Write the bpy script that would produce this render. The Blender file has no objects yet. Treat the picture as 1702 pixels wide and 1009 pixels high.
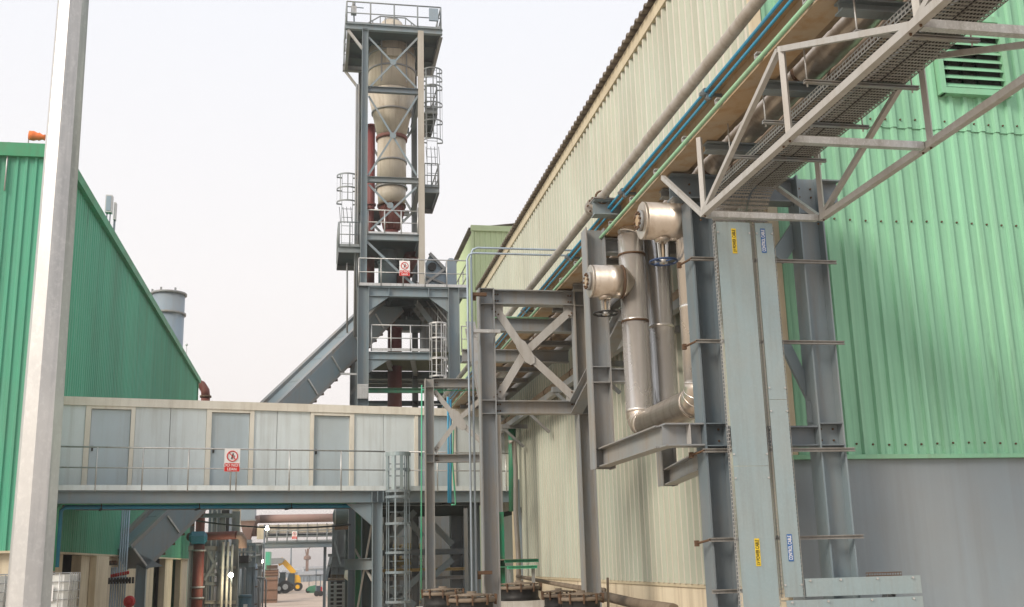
import bpy, math, random
from mathutils import Vector, Matrix
random.seed(7)
sc = bpy.context.scene
# ---------------------------------------------------------------- camera
CAM = Vector((0, 0, 3.0))
F_PX, PITCH, ROLL, YAW, PCX, PCY = 1788.27, 0.2342029, -0.0255554, 0.186294, 851.0, 504.5
fw = Vector((math.sin(YAW)*math.cos(PITCH), math.cos(YAW)*math.cos(PITCH), math.sin(PITCH)))
rt0 = Vector((math.cos(YAW), -math.sin(YAW), 0)); up0 = rt0.cross(fw)
rt = rt0*math.cos(ROLL) + up0*math.sin(ROLL); upv = -rt0*math.sin(ROLL) + up0*math.cos(ROLL)
cd = bpy.data.cameras.new('camera'); cam = bpy.data.objects.new('camera', cd)
sc.collection.objects.link(cam); sc.camera = cam
cd.sensor_width = 36; cd.lens = F_PX*36/1702; cd.clip_start = .1; cd.clip_end = 6000
m = Matrix((rt, upv, -fw)).transposed().to_4x4(); m.translation = CAM; cam.matrix_world = m
sc.render.resolution_x, sc.render.resolution_y = 1024, 607
# ---------------------------------------------------------------- sky, sun, exposure
SUN_EL, SUN_AZ = math.radians(34), math.radians(-126)      # azimuth from +Y towards +X
w = bpy.data.worlds.new('World'); sc.world = w; w.use_nodes = True
wn, wl = w.node_tree.nodes, w.node_tree.links
wn.clear()
out = wn.new('ShaderNodeOutputWorld'); bg = wn.new('ShaderNodeBackground')
sky = wn.new('ShaderNodeTexSky'); sky.sky_type = 'NISHITA'; sky.sun_disc = False
sky.sun_elevation = SUN_EL; sky.sun_rotation = SUN_AZ; sky.dust_density = 4; sky.air_density = 1.0
tc = wn.new('ShaderNodeTexCoord'); sp = wn.new('ShaderNodeSeparateXYZ'); wl.new(tc.outputs['Generated'], sp.inputs[0])
rp = wn.new('ShaderNodeValToRGB'); wl.new(sp.outputs['Z'], rp.inputs[0])
e = rp.color_ramp.elements
e[0].position = 0.0; e[0].color = (.93, .83, .775, 1)
e[1].position = .62; e[1].color = (.85, .88, .95, 1)
for p_, c_ in ((.10, (.94, .88, .85, 1)), (.25, (.935, .905, .895, 1)), (.42, (.895, .895, .92, 1))):
    k = e.new(p_); k.color = c_
sc1 = wn.new('ShaderNodeVectorMath'); sc1.operation = 'SCALE'; sc1.inputs['Scale'].default_value = 10.0
wl.new(rp.outputs[0], sc1.inputs[0])
mx = wn.new('ShaderNodeMix'); mx.data_type = 'RGBA'; mx.inputs[0].default_value = .93
wl.new(sky.outputs[0], mx.inputs[6]); wl.new(sc1.outputs[0], mx.inputs[7])
wl.new(mx.outputs[2], bg.inputs[0]); bg.inputs[1].default_value = .1
wl.new(bg.outputs[0], out.inputs[0])
sl = bpy.data.lights.new('sun', 'SUN'); sl.energy = 2.8; sl.angle = math.radians(21); sl.color = (1, .88, .74)
so = bpy.data.objects.new('sun', sl); sc.collection.objects.link(so)
sd = Vector((math.sin(SUN_AZ)*math.cos(SUN_EL), math.cos(SUN_AZ)*math.cos(SUN_EL), math.sin(SUN_EL)))
so.rotation_euler = (-sd).to_track_quat('-Z', 'Y').to_euler(); so.location = (-60, -10, 60)
sc.view_settings.view_transform = 'Standard'; sc.view_settings.look = 'None'
sc.view_settings.exposure = .2; sc.view_settings.gamma = 1; sc.view_settings.use_curve_mapping = False
# ---------------------------------------------------------------- measuring helper: a sight line met with a plane
def ray(x, y): return fw + rt*((x-PCX)/F_PX) - upv*((y-PCY)/F_PX)
def U(x, y, Y=None, X=None, Z=None):
    d = ray(x, y)
    t = (Y-CAM.y)/d.y if Y is not None else (X-CAM.x)/d.x if X is not None else (Z-CAM.z)/d.z
    return CAM + d*t
# ---------------------------------------------------------------- mesh building
class MB:
    def __init__(s): s.v = []; s.f = []; s.sm = []
    def quadbox(s, c, smooth=False):     # c: eight corners, bottom 4 then top 4
        b = len(s.v); s.v += [tuple(p) for p in c]
        for q in ((3,2,1,0),(4,5,6,7),(0,1,5,4),(1,2,6,5),(2,3,7,6),(3,0,4,7)): s.f.append(tuple(b+i for i in q)); s.sm.append(smooth)
        return s
    def box(s, x0, x1, y0, y1, z0, z1):
        return s.quadbox([(x0,y0,z0),(x1,y0,z0),(x1,y1,z0),(x0,y1,z0),(x0,y0,z1),(x1,y0,z1),(x1,y1,z1),(x0,y1,z1)])
    def bar(s, p0, p1, h, b, hd=(0,0,1)):       # oriented box: h along hd, b across
        p0 = Vector(p0); p1 = Vector(p1); a = (p1-p0).normalized(); hd = Vector(hd)
        hd = (hd - a*hd.dot(a)); 
        if hd.length < 1e-5: hd = a.orthogonal()
        hd.normalize(); sd_ = a.cross(hd)
        o = [(-1,-1),(1,-1),(1,1),(-1,1)]
        return s.quadbox([p0+sd_*(b/2*i)+hd*(h/2*j) for i, j in o]+[p1+sd_*(b/2*i)+hd*(h/2*j) for i, j in o])
    def ibeam(s, p0, p1, h, b, hd=(0,0,1), tf=.016, tw=.012):
        p0 = Vector(p0); p1 = Vector(p1); a = (p1-p0).normalized(); hd = Vector(hd); hd = (hd-a*hd.dot(a)).normalized(); sd_ = a.cross(hd)
        H, B, w2 = h/2, b/2, tw/2
        pr = [(-B,-H),(B,-H),(B,-H+tf),(w2,-H+tf),(w2,H-tf),(B,H-tf),(B,H),(-B,H),(-B,H-tf),(-w2,H-tf),(-w2,-H+tf),(-B,-H+tf)]
        b0 = len(s.v); n = 12
        for p in (p0, p1): s.v += [tuple(p+sd_*x+hd*y) for x, y in pr]
        for i in range(n): s.f.append((b0+i, b0+(i+1)%n, b0+n+(i+1)%n, b0+n+i)); s.sm.append(False)
        for q in ((0,1,2,11),(11,2,3,10),(10,3,4,9),(8,9,4,5),(7,8,5,6)):
            s.f.append(tuple(b0+i for i in reversed(q))); s.f.append(tuple(b0+n+i for i in q)); s.sm += [False, False]
        return s
    def channel(s, p0, p1, h, b, hd=(0,0,1), side=1, t=.01):
        p0 = Vector(p0); p1 = Vector(p1); a = (p1-p0).normalized(); hd = Vector(hd); hd = (hd-a*hd.dot(a)).normalized(); sd_ = a.cross(hd)*side
        s.bar(p0, p1, h, t, hd)
        for k in (-1, 1):
            q = hd*(k*(h/2-t/2)) + sd_*(b/2+t/2)
            s.bar(p0+q, p1+q, t, b-.001, hd)
        return s
    def lathe(s, p0, p1, prof, n=20, smooth=True, cap=True):   # prof: (t along 0..1, radius)
        p0 = Vector(p0); p1 = Vector(p1); ax = p1-p0; a = ax.normalized()
        u_ = a.orthogonal().normalized(); v_ = a.cross(u_); b0 = len(s.v)
        for t, r in prof:
            c = p0+ax*t
            s.v += [tuple(c+(u_*math.cos(2*math.pi*i/n)+v_*math.sin(2*math.pi*i/n))*r) for i in range(n)]
        for k in range(len(prof)-1):
            for i in range(n):
                j = (i+1) % n; s.f.append((b0+k*n+i, b0+k*n+j, b0+(k+1)*n+j, b0+(k+1)*n+i)); s.sm.append(smooth)
        if cap:
            s.f.append(tuple(b0+i for i in reversed(range(n)))); s.f.append(tuple(b0+(len(prof)-1)*n+i for i in range(n))); s.sm += [False, False]
        return s
    def cyl(s, p0, p1, r, r1=None, n=14, smooth=True): return s.lathe(p0, p1, [(0, r), (1, r if r1 is None else r1)], n, smooth)
    def tube(s, path, r, n=8, closed=False):
        P = [Vector(p) for p in path]; N = len(P); b0 = len(s.v); prev = None
        for i, p in enumerate(P):
            if closed: t = P[(i+1) % N]-P[i-1]
            else: t = P[min(i+1, N-1)]-P[max(i-1, 0)]
            t.normalize()
            if prev is None: u_ = t.orthogonal().normalized()
            else:
                u_ = prev-t*prev.dot(t); u_.normalize()
            prev = u_; v_ = t.cross(u_)
            s.v += [tuple(p+(u_*math.cos(2*math.pi*k/n)+v_*math.sin(2*math.pi*k/n))*r) for k in range(n)]
        for i in range(N if closed else N-1):
            a0 = b0+i*n; a1 = b0+((i+1) % N)*n
            for k in range(n):
                j = (k+1) % n; s.f.append((a0+k, a0+j, a1+j, a1+k)); s.sm.append(True)
        if not closed:
            s.f.append(tuple(b0+k for k in reversed(range(n)))); s.f.append(tuple(b0+(N-1)*n+k for k in range(n))); s.sm += [False, False]
        return s
    def ring(s, c, axis, R, r, n=24, m_=6, a0=0, a1=2*math.pi, u=None):
        c = Vector(c); a = Vector(axis).normalized(); u_ = Vector(u).normalized() if u else a.orthogonal().normalized(); v_ = a.cross(u_)
        full = abs(a1-a0-2*math.pi) < 1e-4
        pts = [c+(u_*math.cos(a0+(a1-a0)*i/n)+v_*math.sin(a0+(a1-a0)*i/n))*R for i in range(n if full else n+1)]
        return s.tube(pts, r, m_, closed=full)
    def hoop(s, c, R, h, t=.008, a0=0, a1=2*math.pi, n=16, R2=None):    # flat band bent round z
        for i in range(n):
            A, B = a0+(a1-a0)*i/n, a0+(a1-a0)*(i+1)/n
            pts = []
            for zz in (c[2]-h/2, c[2]+h/2):
                for ang, rr in ((A, R), (B, R), (B, R+t), (A, R+t)):
                    pts.append((c[0]+math.cos(ang)*rr, c[1]+math.sin(ang)*rr, zz))
            s.quadbox(pts)
        return s
    def prism(s, poly, d):       # poly: 3d points in a plane, extruded by vector d
        b = len(s.v); n = len(poly); d = Vector(d)
        s.v += [tuple(Vector(p)) for p in poly]+[tuple(Vector(p)+d) for p in poly]
        s.f.append(tuple(b+i for i in reversed(range(n)))); s.f.append(tuple(b+n+i for i in range(n))); s.sm += [False]*2
        for i in range(n): j = (i+1) % n; s.f.append((b+i, b+j, b+n+j, b+n+i)); s.sm.append(False)
        return s
    def sphere(s, c, r, n=12, m_=8, sz=1):
        c = Vector(c); k = [( -math.cos(math.pi*i/m_), max(1e-4, math.sin(math.pi*i/m_))) for i in range(m_+1)]
        return s.lathe(c-Vector((0,0,r*sz)), c+Vector((0,0,r*sz)), [((z+1)/2, r*q) for z, q in k], n)
    def mesh(s, name, mat, centre=True):
        me = bpy.data.meshes.new(name)
        off = Vector((0, 0, 0))
        if centre and s.v:
            lo = [min(v[i] for v in s.v) for i in range(3)]; hi = [max(v[i] for v in s.v) for i in range(3)]
            off = Vector([(lo[i]+hi[i])/2 for i in range(3)])
        me.from_pydata([(v[0]-off.x, v[1]-off.y, v[2]-off.z) for v in s.v], [], s.f)
        me.polygons.foreach_set('use_smooth', s.sm); me.materials.append(mat); me.update()
        return me, off
COL = sc.collection
INV = {}
def link(name, me, loc, parent=None, rot=None):
    o = bpy.data.objects.new(name, me); COL.objects.link(o); 
    if rot is not None: o.rotation_euler = rot
    if parent is not None:
        o.parent = parent; base = WORLD.get(parent.name, Vector((0,0,0))); o.location = Vector(loc)-base
    else: o.location = loc
    WORLD[o.name] = Vector(loc)
    return o
WORLD = {}
def part(name, mb, mat, parent, label=None, kind=None):
    me, off = mb.mesh(name, mat); o = link(name, me, off, parent)
    if label: o['label'] = label
    if kind: o['kind'] = kind
    return o
def thing(name, label, cat, loc, group=None):
    o = link(name, None, Vector(loc)); o['label'] = label; o['category'] = cat; o.empty_display_size = .3
    if group: o['group'] = group
    return o
def single(name, mb, mat, label, cat, group=None):
    me, off = mb.mesh(name, mat); o = link(name, me, off); o['label'] = label; o['category'] = cat
    if group: o['group'] = group
    return o
def struct(name, mb, mat, parent=None):
    me, off = mb.mesh(name, mat); o = link(name, me, off, parent); o['kind'] = 'structure'; return o
def ibeam_part(name, p0, p1, h, b, mat, parent, hd=(0,0,1), tf=.016, tw=.012): return part(name, MB().ibeam(p0, p1, h, b, hd, tf, tw), mat, parent)
def copy_thing(root, d, label=None):
    d = Vector(d); c = root.copy(); COL.objects.link(c); c.location = root.location+d; WORLD[c.name] = WORLD[root.name]+d
    if label: c['label'] = label
    for ch in list(root.children):
        k = ch.copy(); COL.objects.link(k); k.parent = c
        for g in list(ch.children):
            q = g.copy(); COL.objects.link(q); q.parent = k
    return c
# ---------------------------------------------------------------- materials
def pmat(name, col, rough=.6, metal=0.0, dirt=(.16, .12, .085), amt=.35, scale=1.6, streak=.5, bump=.12, rnd=.0, fine=0.0, spec=.4, bscale=None, lst=0.0):
    mt = bpy.data.materials.new(name); mt.use_nodes = True; nt = mt.node_tree; N, L = nt.nodes, nt.links
    b = N['Principled BSDF']; geo = N.new('ShaderNodeNewGeometry')
    def noise(sx, sz, det=5, ro=.6):
        mp = N.new('ShaderNodeMapping'); mp.inputs['Scale'].default_value = (sx, sx, sz); L.new(geo.outputs['Position'], mp.inputs[0])
        n_ = N.new('ShaderNodeTexNoise'); n_.inputs['Scale'].default_value = 1; n_.inputs['Detail'].default_value = det; n_.inputs['Roughness'].default_value = ro
        L.new(mp.outputs[0], n_.inputs['Vector']); return n_.outputs['Fac']
    def ramp(src, a, c):
        r_ = N.new('ShaderNodeMapRange'); r_.inputs[1].default_value = a; r_.inputs[2].default_value = c; L.new(src, r_.inputs[0]); return r_.outputs[0]
    def mixc(fac, A, Bc):
        mm = N.new('ShaderNodeMix'); mm.data_type = 'RGBA'
        if isinstance(fac, float): mm.inputs[0].default_value = fac
        else: L.new(fac, mm.inputs[0])
        for inp, val in ((6, A), (7, Bc)):
            if isinstance(val, tuple): mm.inputs[inp].default_value = (*val, 1)
            else: L.new(val, mm.inputs[inp])
        return mm.outputs[2]
    def mul(a_, k):
        q = N.new('ShaderNodeMath'); q.operation = 'MULTIPLY'; L.new(a_, q.inputs[0])
        if isinstance(k, float): q.inputs[1].default_value = k
        else: L.new(k, q.inputs[1])
        return q.outputs[0]
    blotch = noise(scale, scale*.8); st = noise(scale*7, scale*.35, 4)
    c = mixc(mul(ramp(blotch, .4, .75), amt), col, dirt)
    if streak: c = mixc(mul(ramp(st, .48, .8), amt*streak*1.6), c, tuple(x*.75 for x in dirt))
    lt = tuple(min(1, x*1.18+.015) for x in col)
    c = mixc(mul(ramp(noise(scale*3.1, scale*2.2, 6, .7), .5, .72), .45), c, mixc(.35, c, lt))
    if fine:
        c = mixc(mul(ramp(noise(38, 30, 4, .8), .5, .75), fine), c, tuple(min(1, x*1.6+.03) for x in col))
    if lst:
        c = mixc(mul(ramp(noise(9.0, .16, 5, .7), .5, .68), lst), c, tuple(min(1, x*1.25+.07) for x in col)); c = mixc(mul(mul(ramp(noise(5.0, .45, 5, .75), .56, .72), ramp(noise(.35, .3, 3), .45, .6)), min(1.0, lst*1.6)), c, tuple(x*.45+.01 for x in col))
    if rnd:
        oi = N.new('ShaderNodeObjectInfo'); hs = N.new('ShaderNodeHueSaturation'); L.new(c, hs.inputs['Color'])
        v_ = N.new('ShaderNodeMapRange'); v_.inputs[3].default_value = 1-rnd; v_.inputs[4].default_value = 1+rnd; L.new(oi.outputs['Random'], v_.inputs[0]); L.new(v_.outputs[0], hs.inputs['Value'])
        c = hs.outputs[0]
    L.new(c, b.inputs['Base Color'])
    rr = N.new('ShaderNodeMapRange'); rr.inputs[3].default_value = max(.05, rough-.12); rr.inputs[4].default_value = min(1, rough+.2); L.new(blotch, rr.inputs[0]); L.new(rr.outputs[0], b.inputs['Roughness'])
    b.inputs['Metallic'].default_value = metal; b.inputs['Specular IOR Level'].default_value = spec
    if bump:
        bp_ = N.new('ShaderNodeBump'); bp_.inputs['Strength'].default_value = bump; bp_.inputs['Distance'].default_value = .02
        L.new(noise(bscale or scale*5, bscale or scale*4, 4, .6), bp_.inputs['Height']); L.new(bp_.outputs[0], b.inputs['Normal'])
    return mt
def emit(name, col, s):
    mt = bpy.data.materials.new(name); mt.use_nodes = True; b = mt.node_tree.nodes['Principled BSDF']
    b.inputs['Base Color'].default_value = (*col, 1); b.inputs['Emission Color'].default_value = (*col, 1); b.inputs['Emission Strength'].default_value = s; return mt
def flat(name, col, rough=.5, metal=0):
    return pmat(name, col, rough, metal, dirt=tuple(c*.5+.03 for c in col), amt=.22, scale=4, streak=.3, bump=.04)
M = dict(
 green_left=pmat('green cladding', (.07, .345, .22), .5, dirt=(.13, .28, .19), amt=.45, scale=.5, streak=.8, bump=.22, rnd=.10, bscale=1.3, lst=.42),
 green_trim=pmat('green trim', (.035, .30, .15), .5, dirt=(.12, .18, .10), amt=.6, scale=1.2, bump=.05),
 mint=pmat('mint cladding', (.235, .50, .335), .48, dirt=(.20, .38, .25), amt=.5, scale=.6, streak=.9, bump=.22, rnd=.07, bscale=1.3, lst=.42),
 mint_trim=pmat('mint trim', (.22, .5, .32), .5, dirt=(.25, .33, .22), amt=.5, scale=1.5),
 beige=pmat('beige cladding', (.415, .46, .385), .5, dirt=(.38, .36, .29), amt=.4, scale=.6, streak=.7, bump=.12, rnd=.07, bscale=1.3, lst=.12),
 beige_rib_lit=pmat('lit tone beige rib', (.585, .565, .49), .5, dirt=(.48, .42, .31), amt=.4, scale=.6, streak=.7, bump=.1, rnd=.06, bscale=1.3, lst=.12),  # paler copy of beige: light on the rib tops put into the colour
 beige_trim=pmat('cream trim', (.6, .53, .38), .55, dirt=(.36, .28, .18), amt=.5, scale=1.1),
 pale=pmat('pale green cladding', (.50, .62, .37), .5, dirt=(.5, .52, .33), amt=.3, scale=.5, rnd=.04, bump=.05),
 roof=pmat('brown roof sheet', (.2, .17, .135), .7, dirt=(.08, .065, .05), amt=.7, scale=1.2, rnd=.1),
 plinth=pmat('cream render', (.70, .62, .47), .85, dirt=(.42, .33, .22), amt=.55, scale=.7, streak=.8, bump=.25),
 plinth_grey=pmat('grey render', (.245, .295, .33), .85, dirt=(.27, .27, .26), amt=.7, scale=.5, streak=.5, bump=.3, lst=.08),
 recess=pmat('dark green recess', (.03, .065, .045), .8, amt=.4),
 concrete=pmat('concrete', (.33, .31, .28), .9, amt=.4, bump=.3),
 ground=pmat('dusty ground', (.48, .40, .31), .95, dirt=(.23, .17, .12), amt=.7, scale=.35, streak=0, bump=.4, bscale=3),
 galv=pmat('galvanised steel', (.52, .53, .53), .42, .55, dirt=(.36, .34, .31), amt=.6, scale=2.4, streak=.7, bump=.06, fine=.5),
 pole=pmat('galvanised pole', (.56, .56, .55), .38, .5, dirt=(.40, .415, .43), amt=.75, scale=1.7, streak=1.0, bump=.08, fine=.25),
 galv_sheet=pmat('galvanised sheet', (.30, .385, .41), .45, .3, dirt=(.34, .37, .36), amt=.65, scale=2.2, streak=.6, bump=.3, fine=.12, bscale=2.2),
 galv_dark=pmat('dull galvanised sheet', (.30, .295, .28), .6, .35, dirt=(.13, .11, .09), amt=.5, scale=3),
 steel_blue=pmat('blue grey steel paint', (.19, .25, .285), .5, dirt=(.29, .27, .24), amt=.45, scale=1.1, streak=.8, bump=.08),
 steel_dark=pmat('dark slate steel paint', (.125, .165, .195), .38, dirt=(.25, .235, .215), amt=.4, scale=1.3, streak=.8, bump=.06),
 steel_brown=pmat('dusty grey steel paint', (.225, .25, .27), .42, dirt=(.31, .255, .19), amt=.6, scale=1.3, streak=.9, bump=.08),
 steel_light=pmat('light dusty steel', (.40, .40, .39), .48, dirt=(.33, .29, .24), amt=.45, scale=2.0, streak=.7, bump=.08),
 steel_rust=pmat('ochre stained steel', (.40, .33, .24), .6, dirt=(.44, .25, .09), amt=.7, scale=.8, streak=.9, bump=.1),
 steel_tower=pmat('tower steel paint', (.20, .235, .25), .5, dirt=(.28, .25, .22), amt=.5, scale=.8, streak=.8),
 steel_beige=pmat('sunlit tone tower column', (.42, .40, .355), .6, dirt=(.28, .23, .18), amt=.4, scale=1),  # sunlit look of the right tower column put into its colour
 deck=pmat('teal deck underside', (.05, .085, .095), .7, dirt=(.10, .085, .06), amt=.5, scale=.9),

 stainless=pmat('stainless jacket', (.82, .80, .77), .2, .72, dirt=(.52, .42, .32), amt=.28, scale=1.3, streak=.5, bump=.05),
 stainless_dirty=pmat('dusty metal jacket', (.60, .545, .48), .3, .75, dirt=(.38, .28, .19), amt=.6, scale=1.6, streak=.8, bump=.12),
 lagging=pmat('brown wire wrapped lagging', (.33, .25, .17), .75, .15, dirt=(.13, .09, .06), amt=.6, scale=3, bump=.3),
 black=pmat('black rubber', (.02, .02, .02), .6, amt=.2),
 rusty=pmat('rusted joint', (.10, .055, .03), .8, amt=.3, scale=5),
 blue_pipe=pmat('blue conduit', (.03, .30, .52), .4, dirt=(.15, .2, .24), amt=.3, scale=2),
 green_pipe=pmat('green conduit', (.05, .42, .25), .45, dirt=(.25, .32, .22), amt=.5, scale=2),
 mint_pipe=pmat('pale green pipe', (.26, .52, .34), .5, dirt=(.3, .33, .22), amt=.5, scale=2),
 grey_pipe=pmat('grey painted pipe', (.38, .365, .34), .45, .2, dirt=(.24, .2, .15), amt=.6, scale=1.4, streak=.8),
 wheel_blue=pmat('blue handwheel', (.02, .05, .13), .4, amt=.3),
 panel=pmat('pale blue sandwich panel', (.69, .765, .785), .45, dirt=(.48, .49, .45), amt=.4, scale=.9, streak=.8, bump=.03, rnd=.03),
 door=pmat('door leaf', (.48, .57, .62), .4, dirt=(.38, .38, .34), amt=.3, scale=.9, streak=.7, bump=.03),
 cream=pmat('cream frame', (.80, .77, .68), .55, dirt=(.42, .34, .24), amt=.35, scale=1.3),
 vessel=pmat('beige vessel', (.48, .435, .355), .55, dirt=(.30, .235, .16), amt=.5, scale=.9, streak=1.0, bump=.05),
 red_oxide=pmat('red oxide paint', (.17, .045, .035), .6, dirt=(.19, .12, .09), amt=.5, scale=1, streak=.9),
 red_dark=pmat('dark red duct', (.17, .035, .035), .55, dirt=(.14, .08, .06), amt=.5, scale=.7),
 pink_duct=pmat('faded red duct', (.30, .19, .165), .7, dirt=(.3, .24, .2), amt=.6, scale=.6),
 white=flat('white paint', (.78, .78, .76)), sign_red=flat('sign red', (.62, .025, .02)), sign_white=flat('sign white', (.8, .8, .8), .35),
 ink=flat('black ink', (.015, .015, .015)), yellow_tape=flat('yellow label', (.75, .55, .03), .35), blue_tape=flat('blue label', (.02, .12, .36), .35),
 tank_white=pmat('white plastic tank', (.70, .72, .70), .4, dirt=(.5, .52, .48), amt=.4, scale=2, streak=.3),
 yellow=flat('yellow machine paint', (.78, .42, .02), .35), dark_body=flat('dark machine paint', (.04, .06, .08), .4), glass=flat('dark glass', (.06, .09, .10), .1, .2),
 tyre=flat('tyre rubber', (.025, .025, .025), .8), brown_box=pmat('brown crate', (.26, .15, .10), .8, dirt=(.15, .1, .07), amt=.5, scale=1, rnd=.1),
 blue_drum=flat('blue drum', (.08, .15, .19), .5), dusty=pmat('dust caked metal', (.20, .16, .12), .85, dirt=(.10, .075, .05), amt=.8, scale=5, streak=0, bump=.5),
 cabinet=pmat('white cabinet', (.55, .54, .50), .55, dirt=(.28, .22, .15), amt=.6, scale=3), sack=pmat('dusty yellow sacking', (.45, .35, .17), .9, amt=.5, scale=3, bump=.4),
 orange=flat('orange windsock cloth', (.8, .2, .06), .8), lamp=emit('lit lamp glass', (1, .93, .72), 60), red_lamp=emit('red indicator', (1, .04, .02), 4),
 red=flat('red valve paint', (.45, .02, .02), .45), stack=pmat('blue grey stack', (.26, .33, .39), .5, .3, dirt=(.33, .31, .27), amt=.4, scale=.7),
 teal_valve=flat('teal valve paint', (.02, .13, .19), .4), brown_far=pmat('brown mast', (.2, .12, .09), .8), water=flat('sea', (.3, .33, .34), .3),
 green_rail=pmat('green steel paint', (.02, .20, .11), .5, amt=.5, scale=3), conduit=pmat('grey conduit', (.36, .45, .54), .45, .2, amt=.35, scale=2),
)
# ---------------------------------------------------------------- helpers for steelwork and cladding
def railing(parent, p0, p1, n, h=1.0, mat=None, r=.02, toe=True, mid=.5, ends=True, rail='rail', post='post'):
    mat = mat or M['galv']; p0 = Vector(p0); p1 = Vector(p1); up = Vector((0, 0, 1))
    part(rail, MB().cyl(p0+up*h, p1+up*h, r, n=8), mat, parent); part(rail, MB().cyl(p0+up*h*mid, p1+up*h*mid, r*.8, n=8), mat, parent)
    for i in range(n):
        q = p0.lerp(p1, i/(n-1)) if n > 1 else p0
        part(post, MB().cyl(q, q+up*(h-.001), r, n=8), mat, parent)
    if toe: part('toe_board', MB().bar(p0+up*.06, p1+up*.06, .11, .006), mat, parent)
def sheet_mesh(name, width, height, pitch, depth, mat, inv=False, lap=.012, rib_mat=None):
    # local: x along wall, y outward, z up ; trapezoid ribs, 1 mm thick shell closed by folded edges
    mb = MB(); xs = [(0.0, 0.0)]; n = int(round(width/pitch))
    for i in range(n):
        c = (i+.5)*pitch; a, b2 = pitch*.22, pitch*.12
        xs += [(c-a, 0), (c-b2, depth), (c+b2, depth), (c+a, 0)]
    xs.append((width+lap, 0.0))
    for x, y in xs: mb.v += [(x, y, 0), (x, y, height)]
    for i in range(len(xs)-1):
        mb.f.append((2*i, 2*i+1, 2*i+3, 2*i+2) if not inv else (2*i, 2*i+2, 2*i+3, 2*i+1)); mb.sm.append(False)
    # folded returns at the foot and head give the sheet its edge
    b = len(mb.v)
    for x, y in xs: mb.v += [(x, y-.004, 0), (x, y-.004, height)]
    for i in range(len(xs)-1):
        mb.f.append((2*i, 2*i+2, b+2*i+2, b+2*i)); mb.f.append((2*i+1, b+2*i+1, b+2*i+3, 2*i+3)); mb.sm += [False]*2
    me, _ = mb.mesh(name, mat, centre=False)
    if rib_mat:      # light caught on the proud ribs, painted in as a paler colour
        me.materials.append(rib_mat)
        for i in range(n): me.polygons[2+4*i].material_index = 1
    return me
def cladding(parent, origin, ang, length, z0, z1, pitch=.2, depth=.035, mat=None, w=1.0, skip=None, name='cladding_sheet', ztop=None, rib_mat=None):
    """sheets w wide along direction ang (radians from +x), ribs facing to the right-hand normal"""
    n = int(math.ceil(length/w-1e-6)); cache = {}
    for i in range(n):
        ww = min(w, length-i*w); ww = max(pitch, round(ww/pitch)*pitch)
        zt = z1 if ztop is None else ztop(i*w+ww/2)
        zb = z0 if skip is None else skip(i*w+ww/2)
        key = (round(ww, 3), round(zt-zb, 3))
        if key not in cache: cache[key] = sheet_mesh(name, ww, zt-zb, pitch, depth, mat, lap=.012, rib_mat=rib_mat)
        o = bpy.data.objects.new(name, cache[key]); COL.objects.link(o)
        d = Vector((math.cos(ang), math.sin(ang), 0)); nrm = Vector((-math.sin(ang), math.cos(ang), 0))
        pos = Vector(origin)+d*(i*w)+nrm*(.003*(i % 2)); pos.z = zb
        o.parent = parent; o.location = pos-WORLD[parent.name]; o.rotation_euler = (0, 0, ang)
def text_mesh(name, s, size, mat, loc, x_dir, y_dir, parent, align='CENTER', depth=.0015):
    cu = bpy.data.curves.new(name, 'FONT'); cu.body = s; cu.size = size; cu.align_x = align; cu.align_y = 'CENTER'; cu.extrude = depth; cu.offset = size*.012
    t = bpy.data.objects.new(name, cu); COL.objects.link(t); bpy.context.view_layer.update()
    me = bpy.data.meshes.new_from_object(t.evaluated_get(bpy.context.evaluated_depsgraph_get())); bpy.data.objects.remove(t)
    me.materials.clear(); me.materials.append(mat)
    X = Vector(x_dir).normalized(); Y_ = Vector(y_dir).normalized(); Zv = X.cross(Y_)
    o = bpy.data.objects.new(name, me); COL.objects.link(o); o.parent = parent
    o.rotation_euler = Matrix((X, Y_, Zv)).transposed().to_euler(); o.location = Vector(loc)-WORLD[parent.name]
    return o
def lean_sign(c, xd, wd, label):
    """no-leaning sign: white top with barred circle and figure, red foot with words; faces -normal"""
    c = Vector(c); xd = Vector(xd).normalized(); z = Vector((0, 0, 1)); n = xd.cross(z)   # towards the camera side
    t = thing('warning_sign', label, 'sign', c, 'no leaning signs on the railings'); H = wd*1.5
    part('sign_plate', MB().bar(c-z*H/2, c+z*H/2, wd, .006, xd), M['sign_white'], t)
    q = c-z*(H*.31)+n*.005
    rp_ = part('red_panel', MB().bar(q-z*H*.18, q+z*H*.18, wd*.97, .003, xd), M['sign_red'], t)
    k = c+z*(H*.17)+n*.008
    part('prohibition_ring', MB().ring(k, n, wd*.33, wd*.035, 28, 6), M['sign_red'], t)
    dd = (xd*.7071-z*.7071)*wd*.32
    part('prohibition_bar', MB().bar(k-dd+n*.004, k+dd+n*.004, wd*.055, .003, (xd+z)), M['sign_red'], t)
    f = MB(); s = wd/2.6; kk = k-n*.003
    f.lathe(kk+z*.36*s+xd*.12*s, kk+z*.36*s+xd*.12*s+n*.003, [(0, .13*s), (1, .13*s)], 12, False)
    for a, b, wt in (((.08, .24), (-.05, -.14), .2), ((-.04, -.1), (.12, -.55), .12), ((-.06, -.1), (-.2, -.55), .12), ((.08, .16), (.32, -.02), .09), ((.3, -.02), (.42, .14), .07), ((.36, -.55), (.36, -.02), .05), ((.2, -.02), (.5, -.02), .05)):
        f.bar(kk+xd*a[0]*s+z*a[1]*s, kk+xd*b[0]*s+z*b[1]*s, wt*s, .003, n.cross((xd*(b[0]-a[0])+z*(b[1]-a[1])).normalized()))
    part('leaning_figure', f, M['ink'], t)
    text_mesh('lettering', 'DO NOT', wd*.27, M['sign_white'], q+z*H*.085+n*.004, xd, z, t)
    text_mesh('lettering', 'LEAN', wd*.25, M['sign_white'], q-z*H*.085+n*.004, xd, z, t)
    return t
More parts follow.
